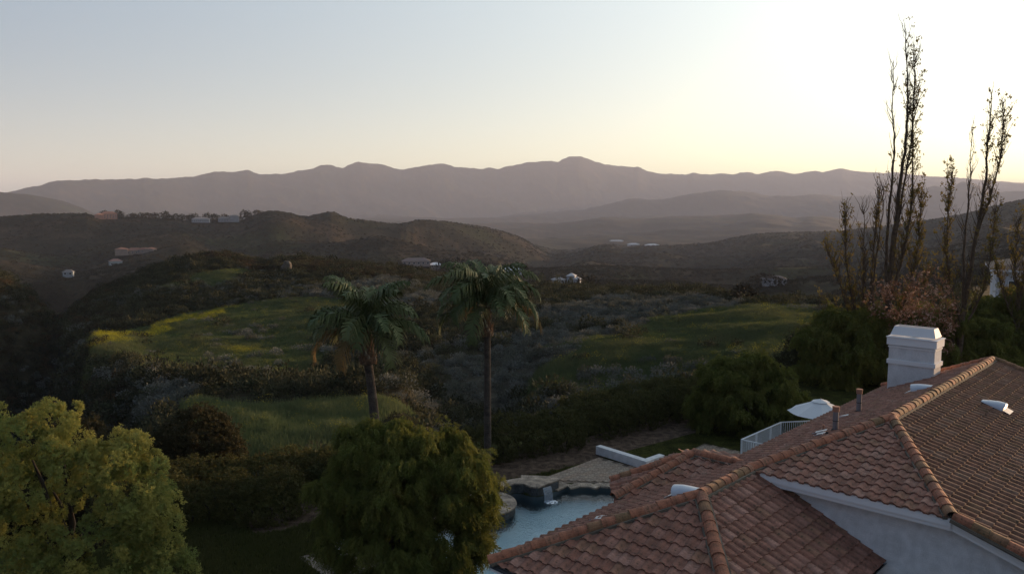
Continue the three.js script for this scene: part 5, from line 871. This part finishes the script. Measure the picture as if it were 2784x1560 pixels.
{
  const crown = (n, size, seed, sx, sy) => { const a = leafBall(n, size, seed, 1); a.translate(0, 0.35, 0).scale(sx, sy, sx); return a; };
  const shapes = { round: [crown(420, 0.22, 31, 1, 1), 3], tall: [crown(420, 0.2, 32, 0.55, 1.5), 3], broad: [crown(460, 0.22, 33, 1.35, 0.85), 3] }, stem = limb([V(0, -0.5, 0), V(0.02, 0.2, 0), V(0, 0.6, 0)], [0.09, 0.06, 0.03], 6), bm = bark([0.06, 0.05, 0.045]);
  const farTree = (label, bearing, dist, h, shape, c, group, lift = 0) => { const t = thing('distant_tree', label, 'tree', at(bearing, dist, lift), bearing, group); const s = h / (shape === 'tall' ? 2.1 : 1.35); t.scale.set(s, s, s); part(t, 'crown', shapes[shape][0], matte(lin(...c), 1, { side: THREE.DoubleSide })); part(t, 'trunk', stem, bm); };
  const dk = [0.032, 0.032, 0.020], br = [0.05, 0.040, 0.026], yg = [0.075, 0.075, 0.028];
  [[-4.9, 632, 11, 'round', dk], [-4.3, 628, 14, 'round', br], [-3.5, 630, 12, 'broad', br], [-2.5, 622, 15, 'tall', dk], [-1.6, 630, 11, 'round', dk], [-0.9, 632, 9, 'broad', dk]].forEach((a) => farTree('dark tree in the clump hidden partly by the taller palm crown', ...a, 'tree clump behind the palm'));
  [[1.3, 440, 8, 'round', dk], [1.9, 450, 7, 'broad', dk], [2.6, 455, 5, 'round', dk], [4.6, 440, 5, 'broad', br], [5.1, 420, 5, 'round', dk]].forEach((a) => farTree('dark tree around the small white houses past the hilltop', ...a, 'trees around the white houses'));
  [[2.15, 470, 8.5], [3.3, 470, 7.5], [4.25, 470, 6.5]].forEach((a) => farTree('slender yellow-green tree beside the small white houses past the hilltop', ...a, 'tall', yg, 'slender trees by the white houses'));
  farTree('broad dark tree standing alone past the hilltop brush', 5.75, 315, 6.6, 'round', br); farTree('low dark tree on the hilltop beside the sage bushes', 16.6, 132, 3.0, 'broad', br);
  [[17.2, 470, 6, 'round', br], [18.0, 480, 7, 'broad', br], [18.8, 470, 5, 'round', dk], [19.6, 470, 5, 'broad', dk], [16.5, 460, 6, 'broad', dk]].forEach((a) => farTree('brown tree round the long low house at the foot of the slope', ...a, 'trees round the low house'));
  const r = rng(77); for (let i = 0; i < 26; i++) { const b = -27.2 + 9.6 * i / 26 + r() * 0.3; farTree('dark tree on the distant ridge near the ridge-top houses', b, 1268 + 20 * r(), 8 + 9 * r() * r(), ['round', 'broad', 'round'][i % 3], r() < 0.3 ? br : dk, 'trees along the distant ridge', -2); }
  const wh = [0.48, 0.48, 0.51], cr = [0.28, 0.22, 0.19], tile = [0.20, 0.10, 0.075], grey = [0.16, 0.15, 0.15];
  const H = (label, b, d, w, dp, h, rh, wc, rc, turn, o = {}) => simpleHouse('distant_house', label, at(b, d, o.lift ?? 0.3), turn, w, dp, h, rh, wc, rc, o);
  H('terracotta-coloured villa on the far ridge between the hill shoulders', -26.85, 1260.38, 20.8, 9.6, 6.4, 3.2, [0.42, 0.22, 0.16], [0.32, 0.15, 0.10], 0.5, { wing: [-12, 3, 12, 10, 5], lift: 1 });
  H('long white house with arcaded front on the far ridge', -21.35, 1256.64, 24, 9.6, 4, 2.4, [0.34, 0.34, 0.36], [0.30, 0.24, 0.22], 0.2, { windows: 9, lift: 2 });
  H('wide pale grey house on the far ridge next to the conical hill', -19.75, 1260.38, 22.4, 9.6, 4, 2.4, [0.30, 0.30, 0.32], grey, 0.3, { wing: [12, 5, 12, 12, 8], lift: 2 });
  H('brown-tiled villa on a shoulder of the far hillside', -25.45, 912.56, 14.4, 7.2, 3.6, 2.4, cr, tile, 0.4, { wing: [-12, 4, 12, 10, 5], lift: 1 });
  H('second brown-tiled villa stepping down the far hillside', -24.9, 897.6, 10.4, 6.4, 3.2, 2.08, cr, tile, -0.1, { wing: [9, 3, 9, 8, 4], lift: 1 });
  H('small white house with reddish roof below the brown-tiled villas', -26.6, 800.36, 10.4, 6.4, 3.6, 2, [0.28, 0.33, 0.36], [0.18, 0.11, 0.10], 0.6, { lift: 1 });
  H('pale cottage among trees in the wooded valley', -29.3, 635.8, 6.4, 4, 2.4, 1.6, [0.26, 0.29, 0.32], grey, 0.3, { lift: 2 });
  H('white roofed cottage lowest in the wooded valley', -29.0, 583.44, 6.4, 4, 2.08, 1.28, [0.34, 0.36, 0.40], [0.26, 0.27, 0.30], 0.9, { lift: 3 });
  H('low white roofed barn at the end of the dirt track', -22.9, 635.8, 11.2, 4.8, 2.08, 1.12, wh, [0.50, 0.50, 0.52], -0.4, { lift: 1 });
  H('long dark-roofed bungalow just past the brown hilltop brush', -6.9, 640, 22, 9, 3, 2.4, [0.30, 0.24, 0.22], [0.16, 0.12, 0.11], 0.15, { lift: 0.5 });
  H('low house with bright white roof next to the palm crown', -5.5, 643, 11, 7, 2.4, 1.8, [0.20, 0.18, 0.17], [0.66, 0.66, 0.68], 0.35, { lift: 0.5 });
  H('white gabled house right behind the taller palm crown', -0.2, 668, 20, 8, 3.4, 2.2, wh, [0.45, 0.46, 0.48], 0.2, { lift: 0.5 });
  H('small white house with several windows among slender yellow-green trees', 3.35, 488, 7, 5, 2.4, 1.4, [0.36, 0.37, 0.40], [0.30, 0.28, 0.28], 0.3, { lift: 0.5 });
  H('two-storey white house beside the slender yellow-green trees', 4.3, 492, 5, 5, 4.4, 1.6, [0.36, 0.37, 0.40], [0.42, 0.42, 0.44], -0.3, { lift: 0.5, wing: [4, 1, 4, 4, 2.6] });
  H('long low white house among brown trees below the green slope', 18.35, 480, 13, 7, 3, 1.8, wh, [0.16, 0.12, 0.11], -0.2, { lift: 0.8, windows: 5 });
  [['wide white warehouse roof far down the valley', 6.1, 2800, 40], ['flat white building in the hazy valley, higher up the slope', 7.5, 3270, 55], ['long white building in the hazy valley behind the round knoll', 8.7, 2460, 34], ['low pale building beside the long white valley building', 10.0, 2215, 36]].forEach(([l, b, d, w], i) => simpleHouse('distant_building', l, at(b, d, 2), 0.2 * i - 0.3, w, 20, 5, 2.5, wh, [0.56, 0.56, 0.58], { windows: 6 }));
}
{ // pale rock standing out of the brush, and a white garden chair under the drooping tree
  const r = rng(9), gq = new THREE.IcosahedronGeometry(1, 3), p = gq.attributes.position; for (let i = 0; i < p.count; i++) { const n = 1 + 0.35 * noise(p.getX(i) * 1.4, p.getY(i) * 1.4, p.getZ(i) * 1.4); p.setXYZ(i, p.getX(i) * n * 1.3, p.getY(i) * n * 2.0, p.getZ(i) * n); } gq.computeVertexNormals();
  const m = part(scene, 'boulder', gq, new THREE.MeshStandardMaterial({ color: lin(0.14, 0.13, 0.115), roughness: 1, map: dirtTex })); m.position.set(...at(-15.9, 208, 1.4)); m.userData = { label: 'pale grey boulder standing out of the dark hillside brush', category: 'boulder' };
  const c = thing('garden_chair', 'white garden chair half hidden under the drooping tree', 'chair', [-5.55, 0.012, -25.0], 0.7);
  part(c, 'seat', box(0.55, 0.05, 0.5, 0, 0.42, 0), whitePaint); part(c, 'backrest', box(0.55, 0.5, 0.05).rotateX(-0.2).translate(0, 0.68, -0.28), whitePaint);
  for (const x of [-0.24, 0.24]) { for (const z of [-0.21, 0.21]) part(c, 'leg', box(0.045, 0.42, 0.045, x, 0.21, z), whitePaint); part(c, 'armrest', box(0.05, 0.04, 0.5, x, 0.64, 0), whitePaint); }
}
shade(scene);
renderer.render(scene, camera);
